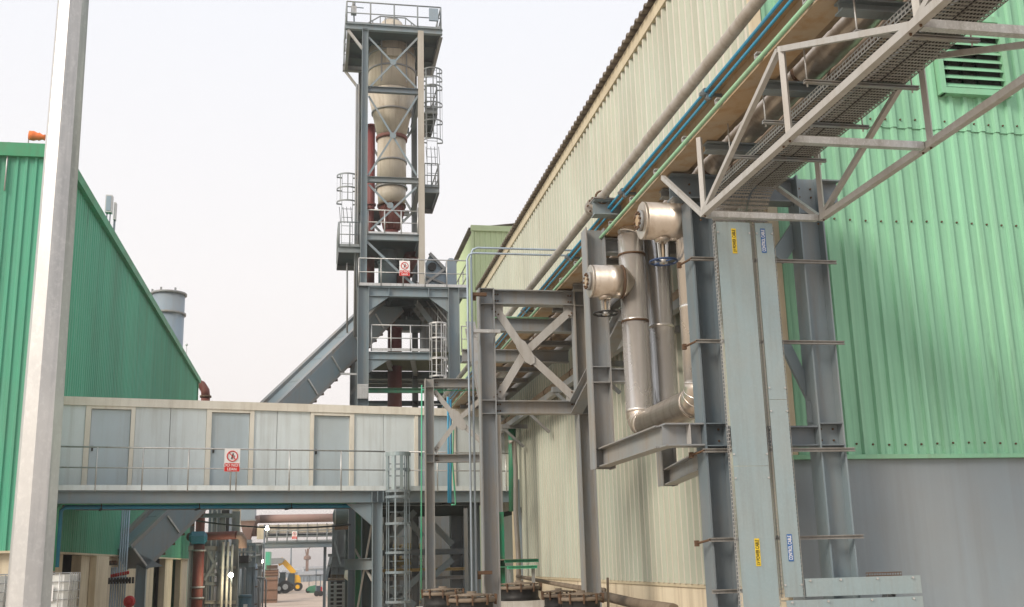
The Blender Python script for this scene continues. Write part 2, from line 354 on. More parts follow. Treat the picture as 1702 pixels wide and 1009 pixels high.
# ================================================================ SETTING
g = MB(); g.v += [(-3000, -200, 0), (3000, -200, 0), (3000, 3000, 0), (-3000, 3000, 0)]; g.f.append((0, 1, 2, 3)); g.sm.append(False)
struct('ground', g, M['ground'])
g = MB(); g.box(-3000, 3000, 420, 2900, .004, .06); struct('sea', g, M['water'])
g = MB(); g.box(-4.15, 1.6, 30, 320, .004, .012); struct('road', g, pmat('packed dusty road', (.46, .37, .30), .9, dirt=(.27, .21, .16), amt=.9, scale=.35, streak=0, bump=.3))
g = MB(); g.box(-4.45, -4.15, 57, 150, .0, .14); g.box(1.6, 1.9, 57, 170, .0, .14); struct('kerb', g, M['concrete'])
g = MB(); g.box(-5.84, -4.45, 57, 150, .0, .12); struct('pavement', g, M['concrete'])

# ---------------------------------------------------------------- left green building
LX, LY, LZ, LB, LEND = -5.85, 24.83, 12.58, 3.46, 56.4
bl = thing('green_factory_building', 'green ribbed metal factory hall behind the light pole, on the left of the street', 'building', (LX, LY, 0))
cladding(bl, (LX-10, LY, 0), 0, 10, LB, LZ-.3, .2, -.035, M['green_left'])                          # front
cladding(bl, (LX, LY, 0), math.pi/2, LEND-LY, LB, LZ-.3, .25, -.03, M['green_left'])              # street side
p = MB().box(LX-10, LX+.11, LY-.12, LY+.1, LZ-.32, LZ); part('fascia', p, M['green_trim'], bl)
for i in range(6):
    y0 = LY+.1+i*(LEND-LY+.2)/6; y1 = LY+.1+(i+1)*(LEND-LY+.2)/6
    p = MB().prism([(LX-.02, y0+.006, LZ-.34), (LX+.15, y0+.006, LZ-.34), (LX+.17, y0+.006, LZ-.12), (LX+.09, y0+.006, LZ), (LX-.25, y0+.006, LZ+.03), (LX-.25, y0+.006, LZ-.05)], (0, y1-y0-.012, 0)); part('eaves_gutter', p, M['green_trim'], bl)
p = MB().bar((LX+.03, LY-.03, LB), (LX+.03, LY-.03, LZ-.35), .09, .09, (1, 0, 0)); part('corner_trim', p, M['green_trim'], bl)
p = MB().bar((LX+.03, LEND+.02, LB), (LX+.03, LEND+.02, LZ-.35), .09, .09, (1, 0, 0)); part('corner_trim', p, M['green_trim'], bl)
p = MB().box(LX-10, LX-.02, LY+.05, LEND, LZ-.1, LZ+.0); part('roof', p, M['green_trim'], bl)
p = MB().box(LX-10, LX-.05, LEND-.1, LEND, 0, LZ-.3); part('rear_wall', p, M['green_left'], bl)
p = MB().box(LX-10, LX+.05, LY-.06, LY+.02, LB-.05, LB-.001); p.box(LX-.02, LX+.06, LY+.02, LEND, LB-.05, LB-.001); part('drip_flashing', p, M['beige_trim'], bl)
p = MB().box(LX-10, LX-.12, LY+.1, LY+.3, 0, LB-.05); part('plinth_wall', p, M['plinth'], bl)
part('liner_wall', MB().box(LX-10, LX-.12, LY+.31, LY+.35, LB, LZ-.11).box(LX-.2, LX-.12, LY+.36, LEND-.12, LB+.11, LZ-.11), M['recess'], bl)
# piers and recesses along the street side, read off the photograph
def lw_y(px, py=960): return U(px, py, X=LX-.08).y
piers = [(132, 168), (168, 188), (273, 285), (299, 307)]
ops = [(101, 132), (254, 273), (285, 299)]
ys = sorted([lw_y(101), lw_y(132), lw_y(254), lw_y(273), lw_y(285), lw_y(299)])
segs = [(LY+.3, ys[0]), (ys[1], ys[2]), (ys[3], ys[4]), (ys[5], LEND)]
for a, b in segs:
    part('plinth_wall', MB().box(LX-.3, LX-.06, a, b, 0, LB-.052), M['plinth'], bl)
part('pilaster', MB().box(LX-.05, LX+.12, lw_y(146), lw_y(168), 0, LB-.06), M['plinth'], bl)
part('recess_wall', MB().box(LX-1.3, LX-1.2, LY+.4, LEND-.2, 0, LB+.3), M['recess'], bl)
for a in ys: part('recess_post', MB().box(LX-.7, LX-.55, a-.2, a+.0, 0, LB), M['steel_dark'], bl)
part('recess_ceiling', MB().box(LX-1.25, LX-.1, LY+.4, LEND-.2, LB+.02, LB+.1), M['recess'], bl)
# lightning rod down the front
pr = U(14, 245, Y=LY-.05); part('earthing_strip', MB().cyl((pr.x, pr.y, LZ+.03), (pr.x, pr.y-.02, LZ-1.15), .018, n=6), M['galv'], bl)
# windsock on the roof
q = U(47, 236, Y=30); ws = thing('windsock', 'small orange windsock blowing to the right on the green roof edge', 'windsock', q)
part('pole', MB().cyl((q.x, q.y, LZ), q+Vector((0, 0, .15)), .02, n=6), M['galv'], ws)
c0 = q+Vector((0, 0, .2)); sk = MB(); pts = []
sk.lathe(c0, c0+Vector((.42, .05, -.03)), [(0, .13), (.3, .14), (.55, .10), (.62, .12), (.85, .07), (1, .09)], 10); part('cloth_cone', sk, M['orange'], ws)
# floodlight pair on the roof edge
for i, (x0, x1, y0, y1, lb) in enumerate(((175, 188, 326, 354, 'box floodlight on the green eaves, the one nearer the street lamp'), (188.5, 194, 338, 366, 'box floodlight on the green eaves, half hidden behind its twin'))):
    Yq = 33+2*i; a = U(x0, y1, Y=Yq); b = U(x1, y0, Y=Yq); t = thing('floodlight', lb, 'floodlight', ((a.x+b.x)/2, Yq, LZ), 'floodlights on the green roof')
    part('lamp_housing', MB().box(a.x, b.x, Yq-.12, Yq+.12, a.z, b.z), M['galv'], t)
    part('lens', MB().box(a.x+.03, b.x-.03, Yq-.135, Yq-.121, a.z+.04, b.z-.04), M['stack'], t)
    for dx in (.05, b.x-a.x-.05): part('bracket', MB().cyl((a.x+dx, Yq, LZ-.3), (a.x+dx, Yq, a.z+.01), .02, n=6), M['steel_dark'], t)
    part('cross_bar', MB().bar((a.x, Yq+.03, (LZ+a.z)/2), (b.x, Yq+.03, (LZ+a.z)/2), .04, .03), M['steel_dark'], t)
# stack behind the green hall
Yk = 62; a = U(249, 482, Y=Yk); b = U(305, 482, Y=Yk); R_ = (b.x-a.x)/2; cx_ = (a.x+b.x)/2; zt = a.z
st = thing('storage_silo', 'blue grey round steel stack rising behind the green hall', 'stack', (cx_, Yk+R_, 0))
part('shell', MB().cyl((cx_, Yk+R_, 0), (cx_, Yk+R_, zt), R_, n=36), M['stack'], st)
for zz in (zt, U(280, 516, Y=Yk).z): part('stiffening_ring', MB().lathe((cx_, Yk+R_, zz-.09), (cx_, Yk+R_, zz+.03), [(0, R_+.1), (1, R_+.1)], 36), M['steel_brown'], st)
for aa in (200, 250, 300): part('lug', MB().box(cx_+R_*math.cos(math.radians(aa))-.05, cx_+R_*math.cos(math.radians(aa))+.05, Yk+R_+R_*math.sin(math.radians(aa))-.05, Yk+R_+R_*math.sin(math.radians(aa))+.05, zt+.02, zt+.2), M['steel_brown'], st)
q = U(313, 592, X=LX); single('lightning_rod', MB().cyl((LX-.1, q.y, LZ), (LX-.1, q.y, LZ+.75), .02, n=6).sphere((LX-.1, q.y, LZ+.75), .06), M['galv'], 'thin lightning rod on the far end of the green eaves', 'lightning rod')

# ---------------------------------------------------------------- right beige and mint building
RX, RY, RZ, RB, REND = 5.25, 11.3, 11.62, 2.62, 33.1
WB = 4.06
br = thing('beige_mint_factory_building', 'tall ribbed hall with beige street side and mint green end wall over grey render', 'building', (RX, RY, 0))
YM = 27.25
cladding(br, (RX, REND, 0), -math.pi/2, REND-RY, RB, RZ-.32, .25, -.05, M['beige'], skip=lambda s: RB if REND-s < YM else 4.3, rib_mat=M['beige_rib_lit'])
p = MB().box(RX-.07, RX+.02, RY+.06, REND, RZ-.36, RZ-.13); part('eaves_trim', p, M['beige_trim'], br)
p = MB().box(RX-.03, RX+.03, RY+.06, YM, RB-.05, RB-.002); part('drip_flashing', p, M['beige_trim'], br)
rib = MB()
def roof_sheet(width):   # ribs run up the slope, projecting over the wall
    mb = MB(); n = int(round(width/.25)); xs = [(0, 0)]
    for i in range(n):
        c = (i+.5)*.25; xs += [(c-.06, 0), (c-.035, .05), (c+.035, .05), (c+.06, 0)]
    xs.append((width, 0)); 
    for y, z in xs: mb.v += [(-.17, y, z), (4.0, y, z+.55)]
    k = len(mb.v)
    for y, z in xs: mb.v += [(-.17, y, z-.03), (4.0, y, z+.52)]
    for i in range(len(xs)-1):
        mb.f.append((2*i, 2*i+1, 2*i+3, 2*i+2)); mb.f.append((k+2*i, k+2*i+2, k+2*i+3, k+2*i+1)); mb.f.append((2*i, 2*i+2, k+2*i+2, k+2*i)); mb.sm += [False]*3
    return mb.mesh('roof_sheet', M['roof'], centre=False)[0]
rs = roof_sheet(1.0)
for i in range(int(REND-RY)+1):
    o = bpy.data.objects.new('roof_sheet', rs); COL.objects.link(o); o.parent = br; o.location = Vector((RX, RY+i*1.0, RZ-.09))-WORLD[br.name]
part('plinth_wall', MB().box(RX-.01, RX+.3, RY+.35, YM, 0, RB-.052), M['plinth'], br)
part('rear_wall', MB().box(RX+.3, RX+4, REND-.1, REND, 0, RZ), M['beige'], br)
# mint end wall: lower course up to the lap, upper course above
ZL = U(1444, 201, Y=RY).z
cladding(br, (RX, RY, 0), 0, 9, WB, ZL, .2, -.038, M['mint'])
cladding(br, (RX, RY-.012, 0), 0, 9, ZL-.08, RZ, .2, -.038, M['mint'], ztop=lambda s: RZ-.1+s*.13)
part('corner_trim', MB().box(RX-.06, RX+.06, RY-.06, RY+.05, WB-.02, RZ-.1), M['white'] if False else M['beige_trim'], br)
part('drip_flashing', MB().box(RX-.02, RX+9, RY-.07, RY+.02, WB-.05, WB-.002), M['mint_trim'], br)
part('grey_plinth_wall', MB().box(RX+.02, RX+9, RY+.0, RY+.3, 0, WB-.052), M['plinth_grey'], br)
sc_ = MB()
for zz in (U(1500, 368, Y=RY).z, WB+.12, ZL+.03):
    for i in range(45):
        x = RX+.2*i+.0; 
        if x > RX+.05: sc_.lathe((x, RY-.001-(.012 if zz > ZL else 0), zz+.01*math.sin(i*7)), (x, RY-.016-(.012 if zz > ZL else 0), zz+.01*math.sin(i*7)), [(0, .013), (1, .011)], 6)
part('sheet_screws', sc_, M['rusty'], br, kind='stuff')
# louvre
a = U(1566, 152, Y=RY); b = U(1660, 158, Y=RY); zb = a.z; zt = U(1562, 40, Y=RY).z; x0, x1 = a.x-.02, b.x+.02
lv = MB()
for (p0, p1) in (((x0-.04, zb-.04), (x1+.04, zb-.04)), ((x0-.04, zt+.04), (x1+.04, zt+.04))): lv.bar((p0[0], RY-.07, p0[1]), (p1[0], RY-.07, p1[1]), .08, .13)
for xx in (x0-.04, x1+.04): lv.bar((xx, RY-.072, zb-.08), (xx, RY-.072, zt+.08), .07, .13, (1, 0, 0))
lf = part('louvre', lv, M['mint_trim'], br)
part('backing', MB().box(x0, x1, RY-.05, RY-.042, zb, zt), M['ink'], lf)
nb = 8
for i in range(nb):
    z = zb+(i+.5)*(zt-zb)/nb; o = part('slat', MB().quadbox([(x0, RY-.12, z-.045), (x1, RY-.12, z-.045), (x1, RY-.055, z+.03), (x0, RY-.055, z+.03), (x0, RY-.12, z-.037), (x1, RY-.12, z-.037), (x1, RY-.055, z+.038), (x0, RY-.055, z+.038)]), M['mint_trim'], lf)

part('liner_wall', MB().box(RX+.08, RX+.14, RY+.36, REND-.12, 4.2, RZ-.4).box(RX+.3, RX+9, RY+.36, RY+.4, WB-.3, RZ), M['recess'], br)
# ---------------------------------------------------------------- pale green hall behind
PY = 46.0; a = U(785, 375, Y=PY); PX0, PZ = a.x, a.z
bp = thing('pale_green_building', 'pale green ribbed hall standing behind the beige hall, beside the tower', 'building', (PX0, PY, 0))
cladding(bp, (PX0, PY, 0), 0, 8, 0.2, PZ-.25, .25, -.03, M['pale'])
cladding(bp, (PX0, PY+6, 0), -math.pi/2, 6, 0.2, PZ-.3, .25, -.03, M['pale'])
part('fascia', MB().box(PX0-.08, PX0+8, PY-.1, PY+.05, PZ-.26, PZ), M['pale'], bp)
part('corner_trim', MB().box(PX0-.05, PX0+.05, PY-.06, PY+.03, 0, PZ-.27), M['pale'], bp)
for i in range(6):
    o = bpy.data.objects.new('roof_sheet', rs); COL.objects.link(o); o.parent = bp; o.location = Vector((PX0, PY+i, PZ-.12))-WORLD[bp.name]

# ---------------------------------------------------------------- street lamp pole in front
Yp = 5.0; b0_ = U(46.5, 1009, Y=Yp); t0_ = U(122, 0, Y=Yp)
ax = (t0_-b0_)/(t0_.z-b0_.z); foot = b0_-ax*b0_.z; top = t0_+ax*1.8
pl = thing('street_lamp_pole', 'thick eight-sided galvanised lamp pole close by on the left', 'pole', foot)
rb = (78-15)/2/F_PX*5.13; rtp = (146-100)/2/F_PX*5.55
sl_ = (rtp-rb)/(t0_.z-b0_.z); 
pm, off = MB().lathe(foot, top, [(0, rb-sl_*b0_.z), (1, rb+sl_*(top.z-b0_.z))], 8, False).mesh('shaft', M['pole']); o = link('shaft', pm, off, pl)
part('base_plate', MB().box(foot.x-.2, foot.x+.2, foot.y-.2, foot.y+.2, 0, .03), M['galv'], pl)
# ================================================================ BRIDGE CORRIDOR
BA = math.atan(.22); bu = Vector((math.cos(BA), math.sin(BA), 0)); bn = Vector((-math.sin(BA), math.cos(BA), 0)); B0 = Vector((-5.67, 26, 0)); ZU = Vector((0, 0, 1))
def UB(px, py, off=0.0):
    d = ray(px, py); t = ((B0+bn*off-CAM).dot(bn))/d.dot(bn); q = CAM+d*t; return (q-B0).dot(bu), q.z
def bp_(s, t, z): return B0+bu*s+bn*t+ZU*z
def bbox_(mb, s0, s1, t0, t1, z0, z1):
    return mb.quadbox([bp_(s0,t0,z0), bp_(s1,t0,z0), bp_(s1,t1,z0), bp_(s0,t1,z0), bp_(s0,t0,z1), bp_(s1,t0,z1), bp_(s1,t1,z1), bp_(s0,t1,z1)])
bz = UB(92, 815)[1]; PO = .85
cb = thing('corridor_bridge', 'enclosed pale blue panelled walkway bridge with doors crossing between the halls', 'bridge', bp_(5.5, 0, 0))
S0, S1 = UB(88, 815)[0], UB(853, 815)[0]
roof_z = UB(480, 671, PO)[1]; pan_top = UB(480, 684, PO)[1]
# floor structure
for nm, s0, s1 in (('floor_beam', S0, S1),):
    part(nm, MB().ibeam(bp_(s0, .1, bz-.15), bp_(s1, .1, bz-.15), .28, .18), M['steel_blue'], cb)
part('floor_beam', MB().ibeam(bp_(S0, 1.6, bz-.15), bp_(S1, 1.6, bz-.15), .28, .18), M['steel_blue'], cb)
part('floor_beam', MB().ibeam(bp_(S0, 3.1, bz-.15), bp_(S1, 3.1, bz-.15), .28, .18), M['steel_brown'], cb)
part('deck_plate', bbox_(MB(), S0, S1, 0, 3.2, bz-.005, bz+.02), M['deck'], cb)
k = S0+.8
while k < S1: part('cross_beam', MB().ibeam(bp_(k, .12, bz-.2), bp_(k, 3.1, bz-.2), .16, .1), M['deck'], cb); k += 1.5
part('kick_plate', bbox_(MB(), S0, S1, -.012, -.002, bz, bz+.12), M['panel'], cb)
# panels, doors, frames
def sx(px, py=743): return UB(px, py, PO)[0]
for a, b in ((88, 138.8), (222, 281), (281, 341.5), (421, 459.6), (459.6, 515), (588, 637), (637, 689), (757, 805), (805, 860)):
    part('sandwich_panel', bbox_(MB(), sx(a)+.006, sx(b)-.006, PO, PO+.08, bz+.021, pan_top), M['panel'], cb)
for a0, a, b, b0 in ((138.8, 148, 215, 222), (341.5, 350, 414, 421), (515, 521, 581, 588), (689, 694.5, 750, 757)):
    hd = UB((a+b)/2, 680 if a < 300 else 686 if a < 500 else 691, PO)[1]
    fr = MB(); bbox_(fr, sx(a0), sx(a), PO-.035, PO+.08, bz+.021, pan_top); bbox_(fr, sx(b), sx(b0), PO-.035, PO+.08, bz+.021, pan_top); bbox_(fr, sx(a)+.001, sx(b)-.001, PO-.034, PO+.08, hd, pan_top); part('door_frame', fr, M['cream'], cb)
    d = part('door', bbox_(MB(), sx(a)+.008, sx(b)-.008, PO+.03, PO+.07, bz+.03, hd-.01), M['door'], cb)
    part('handle', bbox_(MB(), sx(a)+.05, sx(a)+.09, PO-.01, PO+.03, bz+.98, bz+1.1), M['ink'], d)
part('roof_fascia', bbox_(MB(), S0-.05, S1, PO-.06, PO+.1, pan_top+.001, roof_z), M['cream'], cb)
part('roof', bbox_(MB(), S0-.05, S1, PO+.1, 3.2, pan_top+.001, roof_z-.02), M['cream'], cb)
part('rear_wall', bbox_(MB(), S0, S1, 3.0, 3.08, bz+.03, pan_top), M['panel'], cb)
part('end_wall', bbox_(MB(), S0-.04, S0, PO, 3.08, bz+.03, pan_top), M['panel'], cb)
# railing with posts where the photograph has them
rz = UB(480, 748)[1]; mz = UB(480, 780)[1]
for zz, r in ((rz, .019), (mz, .015)):
    part('handrail' if r > .017 else 'mid_rail', MB().cyl(bp_(UB(97, 743)[0], 0, zz), bp_(UB(640, 750)[0], 0, zz), r, n=8), M['galv'], cb)
    part('handrail' if r > .017 else 'mid_rail', MB().cyl(bp_(UB(680, 750)[0], 0, zz), bp_(S1, 0, zz), r, n=8), M['galv'], cb)
for px in (160, 237, 313, 383.5, 393, 481, 567, 727, 841):
    s = UB(px, 780)[0]; part('post', MB().cyl(bp_(s, 0, bz-.02), bp_(s, 0, rz-.001), .019, n=8), M['galv'], cb)
part('end_post', bbox_(MB(), UB(89, 780)[0]-.05, UB(89, 780)[0]+.02, -.05, .03, bz-.1, UB(92, 715)[1]), M['rusty'], cb)
# bridge columns
def bcol(px0, px1, off, mat, py=900, zt=None):
    d = ray((px0+px1)/2, py); t = ((B0+bn*off-CAM).dot(bn))/d.dot(bn); q = CAM+d*t; wd = (px1-px0)/F_PX*t
    return part('column', MB().ibeam((q.x, q.y, 0), (q.x, q.y, (zt or bz-.3)), wd, wd, (1, 0, 0)), mat, cb), q
_, qc = bcol(618.5, 635, .1, M['steel_blue'])
bcol(591, 600, 3.1, M['green_rail']); bcol(602, 617, 2.4, M['deck']); bcol(75+8, 85.5, .2, M['steel_dark'], 900)
bcol(779, 797, 1.4, M['steel_blue']); bcol(750, 770, 3.1, M['steel_dark'])
# stiffened haunch over the front column
hq = qc; hp = MB()
hp.prism([(hq.x-.14, hq.y-.06, bz-.31), (hq.x-.75, hq.y-.12, bz-.31), (hq.x-.14, hq.y-.06, bz-.85)], (0, .012, 0)); hp.bar((hq.x-.76, hq.y-.06, bz-.3), (hq.x-.13, hq.y-.0, bz-.85), .014, .16, (.7, 0, .7)); part('haunch', hp, M['steel_blue'], cb)
for dx in (-.14, 0, .14): part('stiffener', MB().box(hq.x+dx-.006, hq.x+dx+.006, hq.y-.2, hq.y-.05, bz-.28, bz-.02), M['steel_blue'], cb)
part('splice_beam', MB().ibeam((hq.x-.7, hq.y+2.4, 3.0), (hq.x-.1, hq.y+.2, 3.0), .28, .16), M['steel_blue'], cb)
for dz in (-.6, .9): part('diagonal_brace', MB().bar((hq.x-.45, hq.y+2.2, 2.6+dz*-1.3), (hq.x-.1, hq.y+.3, 3.2+dz), .08, .03), M['steel_light'], cb)
# pipes hung under the bridge
sL, sR = UB(95, 840)[0], UB(600, 840)[0]
gz, bz2 = UB(300, 836, .5)[1], UB(300, 842, .9)[1]
s_in = UB(92, 900, .5)[0]
single('water_pipe', MB().tube([bp_(s_in, .5, U(88, 949, Y=26.5).z), bp_(s_in, .5, gz-.1), bp_(s_in+.1, .5, gz), bp_(sR, .5, gz)], .035, 10), M['green_pipe'], 'green pipe climbing at the left bridge post and running beneath the bridge', 'pipe')
s_b = UB(97, 900, .9)[0]
single('water_pipe', MB().tube([bp_(s_b, .9, U(96, 943, Y=26.9).z), bp_(s_b, .9, bz2-.1), bp_(s_b+.1, .9, bz2), bp_(sR+.1, .9, bz2)], .055, 10), M['blue_pipe'], 'thick blue pipe beside the green one under the bridge', 'pipe')
for s in (1, 3.2, 5.4): single('pipe_hanger', MB().bar(bp_(s, .35, bz2-.075), bp_(s, 1.1, bz2-.075), .03, .05).bar(bp_(s, .38, bz2-.06), bp_(s, .38, bz-.03), .02, .02, (1, 0, 0)).bar(bp_(s, 1.07, bz2-.06), bp_(s, 1.07, bz-.03), .02, .02, (1, 0, 0)), M['ink'], 'dark hanger bracket holding pipes under the bridge, %s' % ('nearest the left green wall' if s == 1 else 'at mid span' if s < 4 else 'nearest the blue column'), 'bracket', 'pipe hangers under the bridge')
lz0, lz1 = UB(300, 847, 3.3)[1], UB(300, 836, 3.3)[1]
part('lower_beam', MB().ibeam(bp_(S0, 3.3, (lz0+lz1)/2), bp_(UB(608, 846, 3.3)[0], 3.3, (lz0+lz1)/2), lz1-lz0, .16), M['steel_brown'], cb)
part('service_cable_tray', bbox_(MB(), S0, UB(606, 846, 2.6)[0], 2.2, 2.9, UB(300, 842, 2.6)[1], UB(300, 837, 2.6)[1]), M['deck'], cb)
# sign on the bridge railing
sgc = UB(385.5, 765); lean_sign(bp_(sgc[0], -.035, sgc[1]), bu, (398-373.5)/F_PX*26.9, 'no leaning sign on the bridge railing in front of a door')

# ---------------------------------------------------------------- caged ladder up to the bridge
def caged_ladder(name, label, c, yaw_dir, z0, z1, width, cage_r, hoops, bars, mat, rung=.3, group=None, guard=None, t=.012, cage_z0=None):
    """c = (x,y) centre of ladder plane; cage bulges towards -yaw_dir"""
    n = Vector((yaw_dir[0], yaw_dir[1], 0)).normalized(); u = Vector((-n.y, n.x, 0)); c = Vector((c[0], c[1], 0))
    T = thing(name, label, 'ladder', (c.x, c.y, z0), group)
    for k in (-1, 1): part('stringer', MB().bar(c+u*(k*width/2)+ZU*z0, c+u*(k*width/2)+ZU*z1, .05, .02, n), mat, T)
    z = z0+rung/2
    while z < z1-.05: part('rung', MB().cyl(c-u*width/2+ZU*z, c+u*width/2+ZU*z, .012, n=6), mat, T); z += rung
    a0 = math.atan2(u.y, u.x); cc = c-n*(cage_r*.35)
    for z in hoops:
        angs = [a0+math.pi*.08-math.pi*1.16*i/14 for i in range(15)]
        pts = [cc+Vector((math.cos(a), math.sin(a), 0))*cage_r+ZU*z for a in angs]
        # make sure the hoop bulges towards -n
        if (pts[7]-c).dot(n) > 0: angs = [a0-math.pi*.08+math.pi*1.16*i/14 for i in range(15)]; pts = [cc+Vector((math.cos(a), math.sin(a), 0))*cage_r+ZU*z for a in angs]
        pts = [c+u*width/2*(1 if (pts[0]-c).dot(u) > 0 else -1)+ZU*z]+pts+[c-u*width/2*(1 if (pts[0]-c).dot(u) > 0 else -1)+ZU*z]
        h = MB()
        for a, b in zip(pts, pts[1:]): h.bar(a, b, .06, t)
        part('cage_hoop', h, mat, T)
    for i in range(bars):
        a = angs[1]+(angs[-2]-angs[1])*i/(bars-1); q = cc+Vector((math.cos(a), math.sin(a), 0))*(cage_r-.012)
        part('cage_bar', MB().bar(q+ZU*min(hoops), q+ZU*max(hoops), .04, .008, (math.cos(a+math.pi/2), math.sin(a+math.pi/2), 0)), mat, T)
    if guard:
        h = MB(); zz = (guard[0]+guard[1])/2; cage = [cc+Vector((math.cos(a), math.sin(a), 0))*(cage_r+.008) for a in angs]
        for a, b in zip(cage[:guard[2]], cage[1:guard[2]+1]): h.bar(a+ZU*zz, b+ZU*zz, guard[1]-guard[0], .004)
        part('guard_sheet', h, M['galv_sheet'], T)
    return T
dY = ray(658, 900); tY = ((B0-bn*.12-CAM).dot(bn))/dY.dot(bn); lq = CAM+dY*tY
zz = lambda py, Y=26.4: U(658, py, Y=Y).z
r_c = (681-638)/2/F_PX*26.8*.95
caged_ladder('caged_ladder', 'galvanised caged ladder rising beside the blue column to the bridge railing', (lq.x+.02, lq.y), bn, 0.2, zz(748), .42, r_c, [zz(748), zz(775), zz(812), zz(822), zz(868), zz(918), zz(952), zz(1003)], 4, M['steel_blue'], group=None, guard=None)
lad = [o for o in COL.objects if o.name.startswith('caged_ladder')][-1]
cc_ = Vector((lq.x+.02, lq.y, 0))-bn*(r_c*.35)
for i in range(5):
    a = math.atan2(-bn.y, -bn.x)+math.radians(-80+40*i); q = cc_+Vector((math.cos(a), math.sin(a), 0))*(r_c+.004)
    part('guard_strip', MB().bar(q+ZU*zz(810), q+ZU*zz(750), .085, .004, (math.cos(a+math.pi/2), math.sin(a+math.pi/2), 0)), M['galv_sheet'], lad)
hh = MB(); hh.hoop((cc_.x, cc_.y, zz(748.5)), r_c+.012, .1, .006, math.atan2(-bn.y, -bn.x)-1.6, math.atan2(-bn.y, -bn.x)+1.6, 14); part('top_hoop', hh, M['galv_sheet'], lad)
# ================================================================ PROCESS TOWER
TY, TB = 40.0, 44.0
tz = lambda py, px=650, Y=TY: U(px, py, Y=Y).z
txx = lambda px, py, Y=TY: U(px, py, Y=Y).x
tw = thing('process_tower', 'tall grey steel process tower with platforms rising behind the bridge', 'tower', (3, 42, 0))
st_ = M['steel_tower']
xl = txx(606, 200); xr = txx(700, 250); zt = tz(54); gz_ = tz(479, 690); xr2 = txx(754, 550)
ztop = tz(50, 650)
part('column', MB().ibeam((xl, TY, gz_), (xl, TY, ztop), .24, .24, (1, 0, 0)), M['steel_blue'], tw)
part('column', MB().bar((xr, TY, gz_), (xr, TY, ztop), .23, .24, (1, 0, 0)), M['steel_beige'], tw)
part('column', MB().ibeam((xl, TY, 0), (xl, TY, gz_-.002), .42, .4, (1, 0, 0)), M['steel_blue'], tw)
part('column', MB().ibeam((xr2, TY, 0), (xr2, TY, gz_-.002), .42, .4, (1, 0, 0)), M['steel_blue'], tw)
for x, zz in ((xl+.02, ztop), (xr+.1, ztop), ): part('column', MB().ibeam((x, TB, 0), (x, TB, zz), .24, .24, (1, 0, 0)), st_, tw)
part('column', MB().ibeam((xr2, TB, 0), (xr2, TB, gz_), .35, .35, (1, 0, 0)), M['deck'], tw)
# splice plates with bolts on the left lower column and under the upper portion
z0, z1 = tz(664, 603), tz(640, 603)
sp_ = MB().box(xl-.2, xl+.2, TY-.235, TY-.21, z0, z1)
for i in range(5):
    for j in range(4):
        z = z0+(i+.5)*(z1-z0)/5; x = xl-.15+j*.1; sp_.lathe((x, TY-.235, z), (x, TY-.265, z), [(0, .022), (1, .02)], 6)
part('splice_plate', sp_, M['galv'], tw)
# horizontal beams front, back and sides
def level(z, h, name='beam', x0=None, x1=None, mat=None, back=True):
    x0 = xl+.12 if x0 is None else x0; x1 = xr-.12 if x1 is None else x1; mat = mat or st_
    part(name, MB().ibeam((x0, TY-.02, z), (x1, TY-.02, z), h, .18), mat, tw)
    if back:
        part(name, MB().ibeam((x0, TB, z), (x1, TB, z), h, .16), mat, tw)
        for x in (x0-.12, x1+.12): part(name, MB().ibeam((x, TY+.13, z), (x, TB-.13, z), h, .16), mat, tw)
level(tz(151), .23, mat=M['steel_dark']); level(tz(300), .22)
level(tz(395), .26, mat=M['steel_blue'])
# cross braces
def px3(px, py, Y=TY-.02): return U(px, py, Y=Y)
def xbrace(a, b, c, d, w_=.075, mat=None, plate=True):
    mat = mat or M['steel_blue']
    A, B_, C_, D_ = px3(*a), px3(*b), px3(*c), px3(*d)
    part('cross_brace', MB().bar(A, B_, w_, .03, ((B_-A).cross(Vector((0, 1, 0))))), mat, tw)
    part('cross_brace', MB().bar(C_+Vector((0, -.035, 0)), D_+Vector((0, -.035, 0)), w_, .03, ((D_-C_).cross(Vector((0, 1, 0))))), mat, tw)
    if plate:
        m_ = (A+B_+C_+D_)/4+Vector((0, -.06, 0)); part('gusset_plate', MB().prism([m_+Vector((x, 0, z)) for x, z in ((-.12, -.06), (-.06, -.12), (.06, -.12), (.12, -.06), (.12, .06), (.06, .12), (-.06, .12), (-.12, .06))], (0, .015, 0)), mat, tw)
xbrace((613, 62), (692, 146), (694, 64), (614, 146)); xbrace((613, 160), (693, 292), (693, 162), (612, 292)); xbrace((613, 307), (672, 368), (692, 312), (616, 382), plate=True)
part('diagonal_brace', MB().bar(px3(609, 401), px3(664, 453), .09, .04, (1, 0, 1)), M['steel_blue'], tw); part('diagonal_brace', MB().bar(px3(664, 453), px3(690, 475), .09, .04, (1, 0, 1)), M['steel_blue'], tw)
# back face cross braces seen through
for za, zb in ((tz(300), tz(151)), (tz(395), tz(300))):
    part('cross_brace', MB().bar((xl, TB-.1, za), (xr, TB-.1, zb), .1, .03), st_, tw); part('cross_brace', MB().bar((xr, TB-.14, za), (xl, TB-.14, zb), .1, .03), st_, tw)
